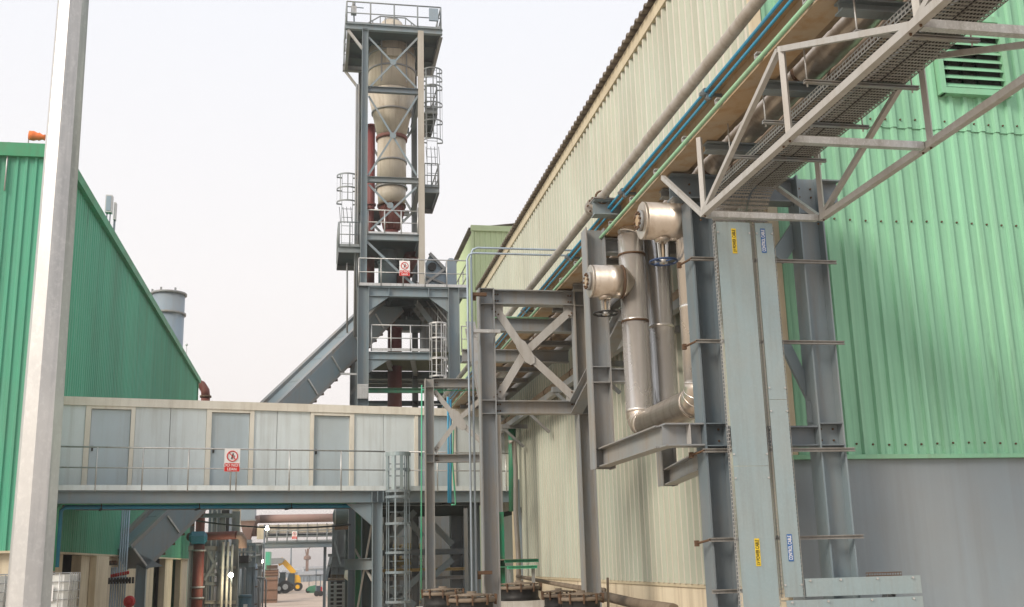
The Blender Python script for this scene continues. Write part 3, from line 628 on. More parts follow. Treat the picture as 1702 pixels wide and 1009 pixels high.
# crown platform
zc = tz(49, 655); xa, xb_ = txx(574, 50), txx(735, 56)
yb = U(567, 112, Z=zc).y
part('platform_beam', MB().ibeam((xa, TY, zc), (xb_, TY, zc), .24, .18), M['steel_blue'], tw)
part('platform_beam', MB().ibeam((xa, yb, zc-.02), (xb_, yb, zc-.02), .3, .18), M['steel_brown'], tw)
for x in (xa+.09, xb_-.09): part('platform_beam', MB().channel((x, TY+.1, zc), (x, yb-.1, zc), .34, .12), M['steel_brown'], tw)
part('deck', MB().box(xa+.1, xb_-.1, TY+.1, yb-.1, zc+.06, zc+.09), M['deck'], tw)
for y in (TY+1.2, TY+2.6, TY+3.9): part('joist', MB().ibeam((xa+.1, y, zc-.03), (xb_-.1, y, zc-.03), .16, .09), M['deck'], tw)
for y, x0_, x1_, a, b in ((TY, xa, xl, 0, 0), (yb, xa, xl, 0, 0)):
    part('knee_brace', MB().bar((xa+.1, y+.02, zc-.14), (xl-.1, min(y, TB)+.02, zc-.14-.8), .1, .1), M['steel_light'], tw)
railing(tw, (xa+.05, TY, zc+.12), (xb_-.05, TY, zc+.12), 5, 1.0, M['steel_tower'], .03)
railing(tw, (xa+.05, yb, zc+.12), (xb_-.05, yb, zc+.12), 5, 1.0, M['steel_tower'], .03, toe=False)
for x in (xa+.05, xb_-.05): railing(tw, (x, TY+.1, zc+.12), (x, yb-.1, zc+.12), 4, 1.0, M['steel_tower'], .03, toe=False)
# raised guard hoop over the hatch
hz = tz(27); A, B_, C_, D_ = px3(607, 41, TY+.6), px3(632, 27, TY+.6), px3(674, 30, TY+.6), px3(693, 45, TY+.6)
part('hatch_guard_rail', MB().tube([A-ZU*.2, A, B_, C_, D_, D_-ZU*.2], .03, 6), M['steel_tower'], tw)
for q in (A.lerp(B_, .5), B_, C_, C_.lerp(D_, .5), B_.lerp(C_, .2)): part('hatch_guard_post', MB().cyl(q, (q.x, q.y, zc+.1), .022, n=6), M['steel_tower'], tw)
q = px3(588, 16, TY+.3); t = thing('camera_mast', 'small instrument head on a post at the left corner of the tower top', 'antenna', q)
part('mast', MB().cyl((q.x+.03, q.y, zc+.1), (q.x, q.y, q.z), .03, n=6), M['steel_dark'], t); part('head', MB().bar(q-ZU*.22, q+ZU*.12, .22, .2, (1, 0, 0)), M['galv'], t); part('arm', MB().bar(q+Vector((-.25, 0, .12)), q+Vector((.4, 0, .1)), .03, .03), M['steel_dark'], t); part('cap', MB().cyl(q+ZU*.13, q+ZU*.3, .07), M['steel_brown'], t)
a, b = px3(713, 35, TY-.06), px3(728, 16, TY-.06); 
single('control_panel', MB().box(a.x, b.x, TY-.14, TY-.05, a.z, b.z), M['stack'], 'blue grey panel fixed to the right of the topmost tower railing', 'panel')

# vessel inside
VY = 42.0; vx = txx(651, 200, VY); rad = lambda w_: w_/2/F_PX*(VY*1.06)
vz = lambda py: U(651, py, Y=VY).z
vs = thing('cyclone_vessel', 'beige cyclone vessel narrowing downwards inside the tower frame', 'vessel', (vx, VY, vz(345)))
def seg(name, y0, y1, w0, w1, mat, r=None): return part(name, MB().lathe((vx, VY, vz(y0)), (vx, VY, vz(y1)), [(0, rad(w0)), (1, rad(w1))], 40), mat, vs)
seg('top_cylinder', 157, 78, 80, 77, M['vessel']); seg('dome', 78, 40, 77, 36, M['vessel']); seg('top_cap', 40, 34, 30, 26, M['steel_brown'])
seg('upper_cone', 232, 157.2, 46, 79, M['vessel']); seg('neck_cylinder', 313, 232.2, 48.5, 47, M['vessel']); seg('lower_cone', 343, 313.2, 43, 48.5, M['vessel'])
for y, w_ in ((98, 80), (123, 80), (190, 66), (271, 49.5), (314, 51)): part('stiffening_band', MB().lathe((vx, VY, vz(y)-.03), (vx, VY, vz(y)+.04), [(0, rad(w_)+.02), (1, rad(w_)+.02)], 40), M['steel_brown'], vs)
part('flange', MB().lathe((vx, VY, vz(232)-.07), (vx, VY, vz(232)+.07), [(0, rad(48)+.05), (1, rad(48)+.06)], 40), M['red_oxide'], vs)
part('flange', MB().lathe((vx, VY, vz(343)-.04), (vx, VY, vz(343)+.04), [(0, rad(44)+.04), (1, rad(44)+.04)], 40), M['rusty'], vs)
for dx in (-.48, .55): part('side_rib', MB().bar((vx+dx, VY-math.sqrt(max(.01, rad(79)**2-dx*dx))-.01, vz(150)), (vx+dx, VY-math.sqrt(max(.01, rad(79)**2-dx*dx))-.01, vz(82)), .05, .05, (1, 0, 0)), M['steel_brown'], vs)
part('nozzle_box', MB().box(vx-.28, vx+.32, VY-rad(80)-.12, VY-rad(80)+.1, vz(112), vz(100)), M['vessel'], vs)
hp_ = thing('red_discharge_hopper', 'red oxide discharge cone hanging below the beige vessel', 'hopper', (vx, VY, vz(385)))
part('cone', MB().lathe((vx, VY, vz(383)), (vx, VY, vz(344.5)), [(0, rad(24)), (1, rad(42))], 28), M['red_oxide'], hp_)
for i in range(8):
    a = i*math.pi/4+.2; part('fin', MB().bar((vx+math.cos(a)*rad(26), VY+math.sin(a)*rad(26), vz(382)), (vx+math.cos(a)*rad(43), VY+math.sin(a)*rad(43), vz(346)), .07, .03, (math.cos(a), math.sin(a), 0)), M['red_oxide'], hp_)
part('outlet', MB().lathe((vx, VY, vz(398)), (vx, VY, vz(383.1)), [(0, rad(20)), (1, rad(22))], 20), M['red_dark'], hp_)
# red ducts
def vpipe(px, y0, y1, Y, w_, mat, label, extra=None, cat='pipe', nm='vertical_pipe'):
    x = txx(px, (y0+y1)/2, Y); za, zb = U(px, y1, Y=Y).z, U(px, y0, Y=Y).z; r = w_/2/F_PX*Y*1.04
    t = thing(nm, label, cat, (x, Y, za)); part('pipe', MB().cyl((x, Y, za), (x, Y, zb), r, n=20), mat, t)
    for z in (za+.05, (za+zb)/2, zb-.05): part('flange', MB().cyl((x, Y, z-.04), (x, Y, z+.04), r+.05, n=20), mat, t)
    return t, x, r
vpipe(616.5, 208, 478, 43.2, 13, M['red_dark'], 'dark red duct running up behind the left tower column')
t, x, r = vpipe(656, 545, 940, 43, 23, M['red_dark'], 'thick rusty red pipe dropping through the tower base behind the bridge')
vpipe(644, 397, 478, 42.2, 30, M['steel_blue'], 'blue grey chute under the middle platform of the tower', nm='chute')
q = px3(672, 455, 42.4); t = thing('red_bend', 'short red pipe bend beside the chute behind the upper sign', 'pipe', q)
part('pipe', MB().tube([q+Vector((.35, 0, .9)), q+Vector((.2, 0, .5)), q+Vector((.0, 0, .1)), q+Vector((-.05, 0, -.2)), q+Vector((-.05, 0, -.6))], .3, 14), M['red_oxide'], t); part('flange', MB().cyl(q+Vector((.0, 0, .0)), q+Vector((.04, 0, .1)), .37), M['red_oxide'], t)
# mid platform with railing
z = tz(392); part('deck', MB().box(xl+.1, xr-.1, TY+.1, TB, z+.02, z+.05), M['deck'], tw)
railing(tw, (xl+.15, TY-.05, z+.03), (xr-.15, TY-.05, z+.03), 4, .98, M['galv'], .025)
# side platforms with railings and cage ladders
def side_platform(px0, px1, py0, py1, Yc, rail_py, sidex):
    a, b = U(px0, py1, Y=Yc), U(px1, py0, Y=Yc); x0_, x1_ = a.x, b.x; z = b.z
    bx = MB().channel((x0_, Yc, z-.12), (x1_, Yc, z-.12), .24, .08); part('side_platform_edge', bx, M['steel_tower'], tw)
    yb2 = Yc+2.6
    part('side_platform_edge', MB().channel((x0_, yb2, z-.12), (x1_, yb2, z-.12), .24, .08), M['steel_brown'], tw)
    xo = x0_ if sidex < 0 else x1_
    part('side_platform_edge', MB().bar((xo, Yc+.03, z-.12), (xo, yb2, z-.12), .24, .02), M['steel_brown'], tw)
    part('deck', MB().box(x0_+.03, x1_-.03, Yc+.05, yb2-.03, z-.03, z-.0), M['deck'], tw)
    railing(tw, (x0_+.03, Yc+.02, z+.01), (x1_-.03, Yc+.02, z+.01), 3, 1.0, M['steel_tower'], .025)
    railing(tw, (xo, Yc+.1, z+.01), (xo, yb2-.1, z+.01), 3, 1.0, M['steel_tower'], .025)
side_platform(705, 730, 312, 340, TY+.3, 273, 1); side_platform(562, 600, 411, 437, TY+.2, 370, -1); side_platform(706, 727, 181, 211, TY+1.6, 150, 1)
def cl(px, y0, y1, Y, hoops, lab):
    q = U(px, (y0+y1)/2, Y=Y); caged_ladder('caged_ladder', lab, (q.x, q.y), (0, 1), U(px, y1, Y=Y).z, U(px, y0, Y=Y).z, .42, .42, [U(px, h, Y=Y).z for h in hoops], 5, M['steel_tower'], group=None, t=.02, rung=.35)
cl(718, 112, 322, TY+1.1, (122, 136, 150, 178, 207, 238), 'caged ladder on the upper right side of the tower')
cl(577, 290, 411, TY+.9, (296, 318, 340), 'caged ladder above the left side platform of the tower')
for i, px in enumerate((708, 716, 722, 729)): single('hanging_cable', MB().tube([U(px, 244, Y=TY+1.3), U(px+1, 258, Y=TY+1.25), U(px+2, 274, Y=TY+1.2)], .012, 5), M['ink'], 'thin loose cable below the right ladder cage, %s' % ('leftmost', 'second from left', 'third from left', 'rightmost')[i], 'cable', 'loose cables below the right ladder cage')
for i, px in enumerate((564, 570, 576, 583)): single('hanging_cable', MB().tube([U(px, 344, Y=TY+1.0), U(px+1, 356, Y=TY+1), U(px+2, 371, Y=TY+1)], .012, 5), M['ink'], 'thin loose cable below the left ladder cage, %s' % ('leftmost', 'second from left', 'third from left', 'rightmost')[i], 'cable', 'loose cables below the left ladder cage')
single('drop_pipe', MB().cyl(U(577, 437, Y=TY+1), U(577, 553, Y=TY+1), .035, n=8), M['steel_brown'], 'thin drop pipe hanging under the left side platform of the tower', 'pipe')
for px, nm in ((595.5, 'nearer'), (592, 'farther')): single('riser_conduit', MB().cyl(U(px+1, 140, Y=TY+.4), U(px-3, 560, Y=TY+.4), .04, n=8), M['steel_brown'], 'thin riser conduit along the left tower column, the %s one' % nm, 'conduit', 'riser conduits on the left tower column')
# gallery level
xg1 = txx(778, 480); zg = gz_-.0
part('gallery_beam', MB().ibeam((xl+.22, TY-.05, zg-.2), (xr2-.22, TY-.05, zg-.2), .36, .26), M['steel_blue'], tw)
part('gallery_beam', MB().ibeam((xr2+.22, TY-.05, zg-.2), (xg1, TY-.05, zg-.2), .34, .26), M['steel_blue'], tw)
part('gallery_beam', MB().ibeam((xl+.22, TB, zg-.2), (xg1, TB, zg-.2), .36, .26), M['deck'], tw)
for x, s in ((xl+.21, 1), (xr2-.21, -1)):
    part('haunch', MB().prism([(x, TY-.1, zg-.39), (x+s*.75, TY-.1, zg-.39), (x, TY-.1, zg-.95)], (0, .1, 0)), M['steel_blue'], tw)
    part('stiffener', MB().box(x-.01+s*.75, x+.01+s*.75, TY-.18, TY+.08, zg-.38, zg-.03), M['steel_blue'], tw)
part('deck', MB().box(xl-.2, xg1, TY-.15, TB+.2, zg, zg+.03), M['deck'], tw)
for x in (xl+1.1, xl+2.1, xl+3.1): part('joist', MB().ibeam((x, TY+.1, zg-.12), (x, TB-.1, zg-.12), .22, .12), M['deck'], tw)
part('cross_joist', MB().ibeam((xl, TY+2, zg-.14), (xr2, TY+2, zg-.14), .25, .14), M['deck'], tw)
railing(tw, (xl-.18, TY-.12, zg+.03), (xg1, TY-.12, zg+.03), 6, 1.08, M['galv'], .024)
railing(tw, (xg1, TY, zg+.03), (xg1, TB, zg+.03), 4, 1.08, M['galv'], .024)
sgq = U(672.5, 446, Y=TY-.17); lean_sign(sgq, (1, 0, 0), 17.5/F_PX*TY*1.03, 'no leaning sign on the gallery railing of the tower')
# lower level
z2 = tz(586, 660); part('level_beam', MB().ibeam((xl+.22, TY-.05, z2-.15), (txx(716, 590), TY-.05, z2-.15), .28, .2), M['steel_blue'], tw)
part('level_beam', MB().ibeam((xr2+.22, TY-.05, z2-.25), (xg1, TY-.05, z2-.25), .28, .2), M['steel_blue'], tw)
part('level_beam', MB().ibeam((xl+.22, TB, z2-.2), (xr2, TB, z2-.2), .28, .2), M['deck'], tw)
part('deck', MB().box(xl+.2, xr2-.2, TY, TB, z2, z2+.03), pmat('olive deck underside', (.10, .11, .06), .7, dirt=(.2, .19, .12), amt=.5, scale=.8), tw)
for px in (705-62, 705-20): x = txx(px, 600); part('joist', MB().ibeam((x, TY+.1, z2-.13), (x+.5, TB-.1, z2-.13), .2, .16), M['steel_brown'], tw)
part('haunch', MB().prism([(xl+.21, TY-.1, z2-.3), (xl+.95, TY-.1, z2-.3), (xl+.21, TY-.1, z2-.8)], (0, .08, 0)), M['steel_blue'], tw)
railing(tw, (txx(617, 580), TY-.1, z2+.03), (txx(714, 583), TY-.1, z2+.03), 4, 1.0, M['galv'], .024)
railing(tw, (txx(767, 580), TY-.1, z2+.03), (txx(779, 583), TY-.1, z2+.03), 2, 1.0, M['galv'], .024)
z3 = tz(645, 660); part('level_beam', MB().ibeam((xl+.22, TY+.6, z3), (xr2-.22, TY+.6, z3), .18, .16), M['green_rail'], tw)
part('level_beam', MB().ibeam((xl+.22, TB, z3), (xr2, TB, z3), .2, .16), M['deck'], tw)
for x in (txx(548, 600)-.0,): pass
# rear stair framing left of the column
for a, b in (((590, 545), (597, 620)), ((585, 620), (597, 560)), ((583, 655), (594, 640))): part('side_brace', MB().bar(U(*a, Y=TY+1.5), U(*b, Y=TY+1.5), .1, .05), st_, tw)
part('rear_post', MB().ibeam((txx(588, 600, TB), TB, 0), (txx(588, 600, TB), TB, tz(530, 590, TB)), .3, .3, (1, 0, 0)), M['steel_dark'], tw)
part('strut', MB().bar(U(554, 621, Y=TY+.5), U(595, 622, Y=TY+.5), .07, .07), M['galv'], tw)
# ladder in front of the lower level
c_ = U(729, 590, Y=39.4); zL = lambda py: U(729, py, Y=39.4).z
caged_ladder('caged_ladder', 'galvanised caged ladder up the front of the tower base', (c_.x, c_.y+.3), (0, 1), zL(690), zL(534), .45, .33, [zL(537), zL(562), zL(596), zL(625)], 6, M['galv'], group=None)
# brown ribbed box on the lower level, machine on the gallery
a, b = U(702, 581, Y=42.5), U(744, 516, Y=42.5)
t = thing('ribbed_housing', 'brown grey ribbed machine housing on the lower tower level', 'housing', (a.x, 42.5, a.z))
part('shell', MB().box(a.x, b.x, 42.5, 43.5, z2+.03, b.z+.3), M['steel_brown'], t)
for i in range(9): part('rib', MB().box(a.x+.03+i*(b.x-a.x)/9, a.x+.08+i*(b.x-a.x)/9, 42.45, 42.5, z2+.04, b.z+.29), M['steel_brown'], t)
t = thing('conveyor_head', 'grey tilted conveyor head with inspection port on the tower gallery', 'machine', (U(725, 470, Y=42).x, 42, zg))
P_ = [U(*p, Y=41.5) for p in ((706, 440), (715, 422), (742, 450), (742, 473), (706, 473))]
part('housing', MB().prism(P_, (0, 1.2, 0)), M['stack'], t)
part('frame', MB().bar(U(714, 421, Y=41.4), U(744, 452, Y=41.4), .12, .1), M['steel_brown'], t); part('frame', MB().bar(U(708, 471, Y=41.4), U(738, 448, Y=41.4), .1, .08), M['steel_light'], t); part('frame', MB().bar(U(708, 460, Y=41.42), U(742, 473, Y=41.42), .08, .08), M['steel_brown'], t)
q = U(718, 444, Y=41.45); part('inspection_port', MB().cyl(q, q-Vector((0, .1, 0)), .17), M['ink'], t)
q0, q1 = U(750, 478, Y=41.5), U(750, 436, Y=41.5); single('upright_housing', MB().box(q0.x-.2, q0.x+.2, 41.3, 41.7, zg+.03, q1.z).lathe((q0.x, 41.5, q1.z), (q0.x, 41.5, q1.z+.15), [(0, .22), (1, .1)], 8), M['stack'], 'slim blue grey housing right of the conveyor head on the gallery', 'machine')
# dark boxes within the tower behind the vessel
single('electrical_box', MB().box(txx(618, 360, 43.3), txx(633, 360, 43.3), 43.1, 43.5, U(620, 372, Y=43.3).z, U(620, 352, Y=43.3).z).box(txx(622, 360, 43.3), txx(628, 360, 43.3), 43.05, 43.1, U(620, 366, Y=43.3).z, U(620, 356, Y=43.3).z), M['ink'], 'dark motor box left of the red hopper cone', 'machine')

# ---------------------------------------------------------------- inclined conveyor gallery
u0, u1 = U(219, 909, Y=35.0), U(655, 487, Y=42.3)     # upper edge
d0 = (u1-u0).normalized(); sdir = Vector((-d0.y, d0.x, 0)).normalized(); dn = d0.cross(sdir); dn = dn if dn.z < 0 else -dn
dpt = .84; W2 = 1.1
t = thing('inclined_conveyor', 'blue grey enclosed conveyor gallery slanting up into the tower', 'conveyor', u0)
L_ = (u1-u0).length; n_ = 10
for i in range(n_):
    a = u0+d0*(L_*i/n_+.01)+dn*(dpt/2); b = u0+d0*(L_*(i+1)/n_-.01)+dn*(dpt/2)
    part('side_panel', MB().bar(a+sdir*(W2/2), b+sdir*(W2/2), dpt-.12, W2, dn), M['steel_blue'], t)
    part('panel_rib', MB().bar(a-sdir*.03-dn*(dpt/2-.08), a-sdir*.03+dn*(dpt/2-.08), .05, .05), M['galv'], t)
for k in (0, 1):
    q = dn*(dpt*k)
    for ss in (.02, W2): part('edge_channel', MB().channel(u0+q+sdir*ss, u1+q+sdir*ss, .12, .2, dn), M['steel_brown'], t)
s = .3
tooth = MB()
while s < L_: q = u0+d0*s+dn*(dpt+.11); tooth.bar(q+sdir*.1, q+sdir*W2, .08, .12); s += .45
part('idler_brackets', tooth, M['rusty'], t, kind='stuff')
e0 = u0+dn*dpt*.5+sdir*.4; part('support_leg', MB().ibeam((e0.x+.3, e0.y, 0), (e0.x+.3, e0.y, e0.z-.2), .3, .25, (1, 0, 0)), M['steel_blue'], t)
q = u0+dn*.1; part('end_plate', MB().prism([q-d0*.02, q+dn*(dpt-.1)-d0*.02, q+dn*(dpt+.25)+d0*.45], sdir*W2), M['steel_dark'], t)
# ================================================================ PIPE RACK
ZR = 7.1                                   # top of the gantry beams
XA, XB = 4.125, 5.42; AY = 10.75
def hcol(parent, x, y, z0, z1, h=.28, b=.28, mat='steel_brown', hd=(1, 0, 0)): return part('column', MB().ibeam((x, y, z0), (x, y, z1), h, b, hd, .018, .014), M[mat], parent)
def stiff(parent, x, y, z, h, b, mat): part('stiffener', MB().box(x-h/2+.018, x+h/2-.018, y-b/2, y+b/2, z-.006, z+.006), M[mat], parent)
def gusset(parent, c, r1, r2, mat, d0=(1, 0, 1)):
    c = Vector(c); a = Vector(d0).normalized(); b = Vector((-a.z, 0, a.x))
    part('gusset_plate', MB().prism([c+a*i*r1+b*j*r2 for i, j in ((-1, -.45), (-.6, -1), (.6, -1), (1, -.45), (1, .45), (.6, 1), (-.6, 1), (-1, .45))], (0, .014, 0)), M[mat], parent)
def flatbar(parent, a, b, w_, mat, name='cross_brace', t=.02):
    a = Vector(a); b = Vector(b); part(name, MB().bar(a, b, w_, t, (b-a).cross(Vector((0, 1, 0)))), M[mat], parent)
# ---- frame A: two heavy columns beside the mint wall
fa = thing('rack_portal_frame', 'heavy dark steel portal frame carrying the pipe rack in front of the mint wall', 'steel frame', (4.75, AY, 0))
hcol(fa, XA+.005, AY, 0, ZR-.3, .26, .27, 'steel_dark'); hcol(fa, XB, AY, 0, ZR+.02, .29, .26, 'steel_blue')
zt = U(1135, 283, Y=AY-.13).z
part('top_beam', MB().ibeam((XA-.3, AY, ZR-.145), (XB-.152, AY, ZR-.145), .28, .2), M['steel_dark'], fa)
part('top_beam', MB().ibeam((XB+.152, AY, ZR-.145), (XB+.4, AY, ZR-.145), .28, .2), M['steel_dark'], fa)
zb_ = U(1160, 722, Y=AY-.1).z
part('bracket_beam', MB().ibeam((U(1105, 722, Y=AY-.1).x, AY-.02, zb_), (XA-.127, AY-.02, zb_), .235, .22), M['steel_brown'], fa)
part('tie_beam', MB().ibeam((XA+.137, AY-.02, zb_-.02), (XB-.152, AY-.02, zb_-.02), .21, .2), M['steel_dark'], fa)
for x, h in ((XA, .26), (XB, .30)):
    for z in (zb_-.12, zb_+.11, ZR-.42): stiff(fa, x, AY, z, h, .27, 'steel_dark')
XC, CY = 3.62, 13.2
bl0 = U(1105, 722, Y=AY-.1).x+.06
part('bracket_rail', MB().ibeam((bl0-.02, AY+.1, zb_), (XC-.02, CY+.1, zb_), .235, .16), M['steel_brown'], fa)
part('bracket_stiffener', MB().box(bl0+.2, bl0+.212, AY-.13, AY+.09, zb_-.1, zb_+.1), M['steel_light'], fa)
part('bracket_rail', MB().ibeam((XA-.05, AY+.14, zb_-.25), (U(1105, 765, Y=CY).x+.05, CY, zb_-.25), .2, .16), M['steel_brown'], fa)
flatbar(fa, U(1345, 350, Y=AY+.1), U(1292, 430, Y=AY+.1), .18, 'steel_blue', 'knee_brace', .06)
flatbar(fa, U(1303, 570, Y=AY+.12), U(1350, 665, Y=AY+.12), .12, 'steel_blue', 'knee_brace', .05)
part('gusset_plate', MB().prism([U(p[0], p[1], Y=AY) for p in ((1342, 702), (1342, 668), (1354, 662), (1372, 676), (1372, 702))], (0, .014, 0)), M['steel_blue'], fa)
part('gusset_plate', MB().prism([U(p[0], p[1], Y=AY) for p in ((1310, 310), (1345, 310), (1345, 352), (1328, 352), (1310, 335))], (0, .014, 0)), M['steel_blue'], fa)
# ---- column C hung on the far end of the bracket
xc0 = XC
fc = thing('hanger_frame', 'hanging steel frame at the far end of the riser bracket', 'steel frame', (XC, CY, zb_))
part('hanger_column', MB().ibeam((XC-.02, CY, zb_-.14), (XC-.02, CY, ZR+.12), .26, .26, (1, 0, 0)), M['steel_brown'], fc)
part('hanger_column', MB().ibeam((U(1108, 765, Y=CY).x, CY, zb_-.36), (U(1108, 765, Y=CY).x, CY, zb_+.12), .2, .2, (1, 0, 0)), M['steel_brown'], fc)
zm = U(1005, 625, Y=CY).z
part('cross_beam', MB().ibeam((XC+.11, CY, zm), (U(1052, 625, Y=CY).x, CY, zm), .18, .16), M['steel_brown'], fc)
for z in (zm-.1, zm+.1): stiff(fc, XC-.02, CY, z, .26, .26, 'steel_brown')
part('top_beam', MB().ibeam((XC+.11, CY, ZR-.1), (5.18, CY, ZR-.1), .2, .16), M['steel_brown'], fc)
# ---- G2 gantry
GY = 16.0; g2l, g2r = 2.60, 4.10
g2 = thing('cross_braced_gantry', 'dusty steel gantry with an X brace and centre plate standing before the caged ladder', 'steel frame', (3.3, GY, 0))
for x in (g2l, g2r): hcol(g2, x, GY, 0, ZR-.002, .24, .24)
zlb = U(870, 676, Y=GY-.12).z
part('top_beam', MB().ibeam((g2l+.12, GY, ZR-.13), (g2r-.122, GY, ZR-.13), .23, .2), M['steel_brown'], g2)
part('bottom_beam', MB().ibeam((g2l+.12, GY, zlb), (g2r-.122, GY, zlb), .2, .2), M['steel_brown'], g2)
for x in (g2l, g2r):
    for z in (ZR-.25, ZR-.01, zlb-.1, zlb+.1): stiff(g2, x, GY, z, .24, .24, 'steel_brown')
C2 = U(873, 585, Y=GY-.03)
for a in ((g2l+.16, ZR-.32), (g2r-.16, ZR-.32), (g2l+.16, zlb+.16), (g2r-.16, zlb+.16)):
    e_ = Vector((a[0], GY, a[1])); flatbar(g2, (e_.x, GY-.015, e_.z), (C2.x, GY-.015, C2.z), .12, 'steel_light', 'brace_arm', .025)
    part('corner_gusset', MB().box(a[0]-.11, a[0]+.11, GY-.003, GY+.012, a[1]-.11, a[1]+.11), M['steel_light'], g2)
gusset(g2, (C2.x, GY-.045, C2.z), .22, .085, 'steel_light', (.45, 0, -.75))
for px, nm in ((600, 0),): pass
part('base_plate', MB().box(g2l-.2, g2l+.2, GY-.2, GY+.2, 0, .03), M['steel_brown'], g2); part('base_plate', MB().box(g2r-.2, g2r+.2, GY-.2, GY+.2, 0, .03), M['steel_brown'], g2)
# knee brace of G2's right column running towards the camera
part('knee_brace', MB().ibeam(U(957, 678, Y=GY-.15), U(1036, 525, Y=13.6), .22, .18, (0, 1, 1)), M['steel_brown'], g2)
part('knee_brace', MB().ibeam((g2l, GY+.13, 5.25), (g2l+.0, GY+1.7, ZR-.0-.2), .16, .16, (0, 1, 1)), M['steel_brown'], g2)
# ---- G3 gantry
HY = 24.4; g3l, g3r = 2.61, 4.15
g3 = thing('cross_braced_gantry', 'smaller far gantry with an X brace standing in front of the bridge panels', 'steel frame', (3.3, HY, 0))
for x in (g3l, g3r): hcol(g3, x, HY, 0, ZR-.002, .2, .22)
zl3 = U(740, 762, Y=HY).z
part('top_beam', MB().ibeam((g3l+.1, HY, ZR-.1), (g3r-.1, HY, ZR-.1), .2, .2), M['steel_brown'], g3)
part('bottom_beam', MB().ibeam((g3l+.1, HY, zl3), (g3r-.1, HY, zl3), .18, .18), M['steel_brown'], g3)
C3 = U(761, 698, Y=HY-.03)
for a in ((g3l+.12, ZR-.28), (g3r-.12, ZR-.28), (g3l+.12, zl3+.16), (g3r-.12, zl3+.16)):
    flatbar(g3, (a[0], HY-.015, a[1]), (C3.x, HY-.015, C3.z), .11, 'steel_light', 'brace_arm', .025)
gusset(g3, (C3.x, HY-.045, C3.z), .26, .11, 'steel_light', (.5, 0, -.7))
for z in (ZR-.2, zl3-.09, zl3+.09): stiff(g3, g3l, HY, z, .2, .22, 'steel_brown')

# ---- rack runway beams
def sl(px, py, X): q = U(px, py, X=X); return q
XE = 3.86                                    # left beam
zg_ = 3+1.09*XE
rk = thing('pipe_rack', 'long pipe rack running overhead along the beige wall, brown with dust', 'pipe rack', (4.5, 16, ZR))
bm_b = 3+1.085*(XE-.11)       # underside level
RF, RN = 33, 3.0
part('edge_beam', MB().ibeam((XE+.02, RN, ZR+.02+.16), (XE+.02, RF, ZR+.02+.16), .32, .26, (0, 0, 1), .016, .02), M['steel_rust'], rk)
part('edge_beam', MB().ibeam((5.0, RN, ZR+.02+.14), (5.0, RF, ZR+.02+.14), .28, .16), M['steel_brown'], rk)
y = 4.0; k = 0
while y < RF-1:
    part('cross_member', MB().ibeam((XE+.04, y, ZR-.04), (4.92, y, ZR-.04), .10, .12), M['steel_blue'] if y < 11 else M['steel_brown'], rk); y += 1.45
# knee and ladder-like diagonals under the far run (as seen between the gantries)
for y0 in (17.4, 20.2): part('cross_girder', MB().ibeam((g2l+.2, y0, ZR-.25), (4.9, y0, ZR-.25), .24, .18), M['steel_brown'], rk)
# channel brackets that carry the green pipe
y = 4.2
while y < 32:
    part('pipe_clip', MB().channel((XE-.17, y, ZR+.07), (XE-.0, y, ZR+.07), .05, .05, (0, 0, 1)), M['galv'], rk); y += .95
single('service_pipe', MB().cyl((XE-.16, RN, ZR+.02), (XE-.16, RF, ZR+.02), .020, n=8), M['mint_pipe'], 'thin pale green pipe along the lower edge of the rack beam', 'pipe')
for dx, dz, lb in ((-.165, .285, 'blue conduit along the rack beam, the upper left of the pair'), (-.125, .235, 'blue conduit along the rack beam, the lower right of the pair')):
    single('conduit', MB().cyl((XE+dx, RN, ZR+dz), (XE+dx, 31, ZR+dz), .0145, n=8), M['blue_pipe'], lb, 'conduit', 'blue conduits on the pipe rack')
for y in (6.6, 9.2, 12.1, 15, 18.5): part('conduit_clamp', MB().bar((XE-.22, y, ZR+.26), (XE+.02, y, ZR+.26), .03, .03).cyl((XE-.165, y-.03, ZR+.285), (XE-.165, y+.03, ZR+.285), .034).cyl((XE-.125, y-.03, ZR+.235), (XE-.125, y+.03, ZR+.235), .034), M['steel_dark'], rk)
# big grey pipe with support bracket
gp = thing('grey_pipe', 'long grey painted pipe running along the beige wall above the rack', 'pipe', (3.6, 13, ZR+.5))
GX = 3.62; GZ = 3+1.25*GX
part('pipe', MB().cyl((GX, RN, GZ), (GX, 30, GZ), .057, n=20), M['grey_pipe'], gp)
q = U(987, 340, X=GX); part('flange', MB().cyl((GX, q.y-.05, GZ), (GX, q.y-.01, GZ), .12, n=20).cyl((GX, q.y+.0, GZ), (GX, q.y+.04, GZ), .12, n=20), M['grey_pipe'], gp)
bo = MB()
for i in range(8): a = i*math.pi/4; bo.cyl((GX+.1*math.cos(a), q.y-.08, GZ+.1*math.sin(a)), (GX+.1*math.cos(a), q.y+.07, GZ+.1*math.sin(a)), .012, n=6)
part('flange_bolts', bo, M['rusty'], gp, kind='stuff')
yb_ = U(1001, 335, X=GX).y
t = thing('pipe_support', 'steel stool and clamp holding the grey pipe above the riser valves', 'bracket', (GX, yb_, ZR))
part('stool_beam', MB().ibeam((GX-.13, yb_, ZR+.27), (XE+.14, yb_, ZR+.27), .2, .18), M['steel_blue'], t)
part('stool_top', MB().box(GX-.14, GX+.2, yb_-.12, yb_+.12, ZR+.371, ZR+.385), M['steel_brown'], t)
part('upright', MB().ibeam((GX+.03, yb_, ZR+.386), (GX+.03, yb_, GZ-.08), .1, .1, (1, 0, 0), .01, .01), M['steel_light'], t)
part('clamp', MB().ring((GX, yb_, GZ), (0, 1, 0), .085, .014, 16, 6).bar((GX-.14, yb_, GZ-.02), (GX+.14, yb_, GZ-.02), .03, .03), M['rusty'], t)
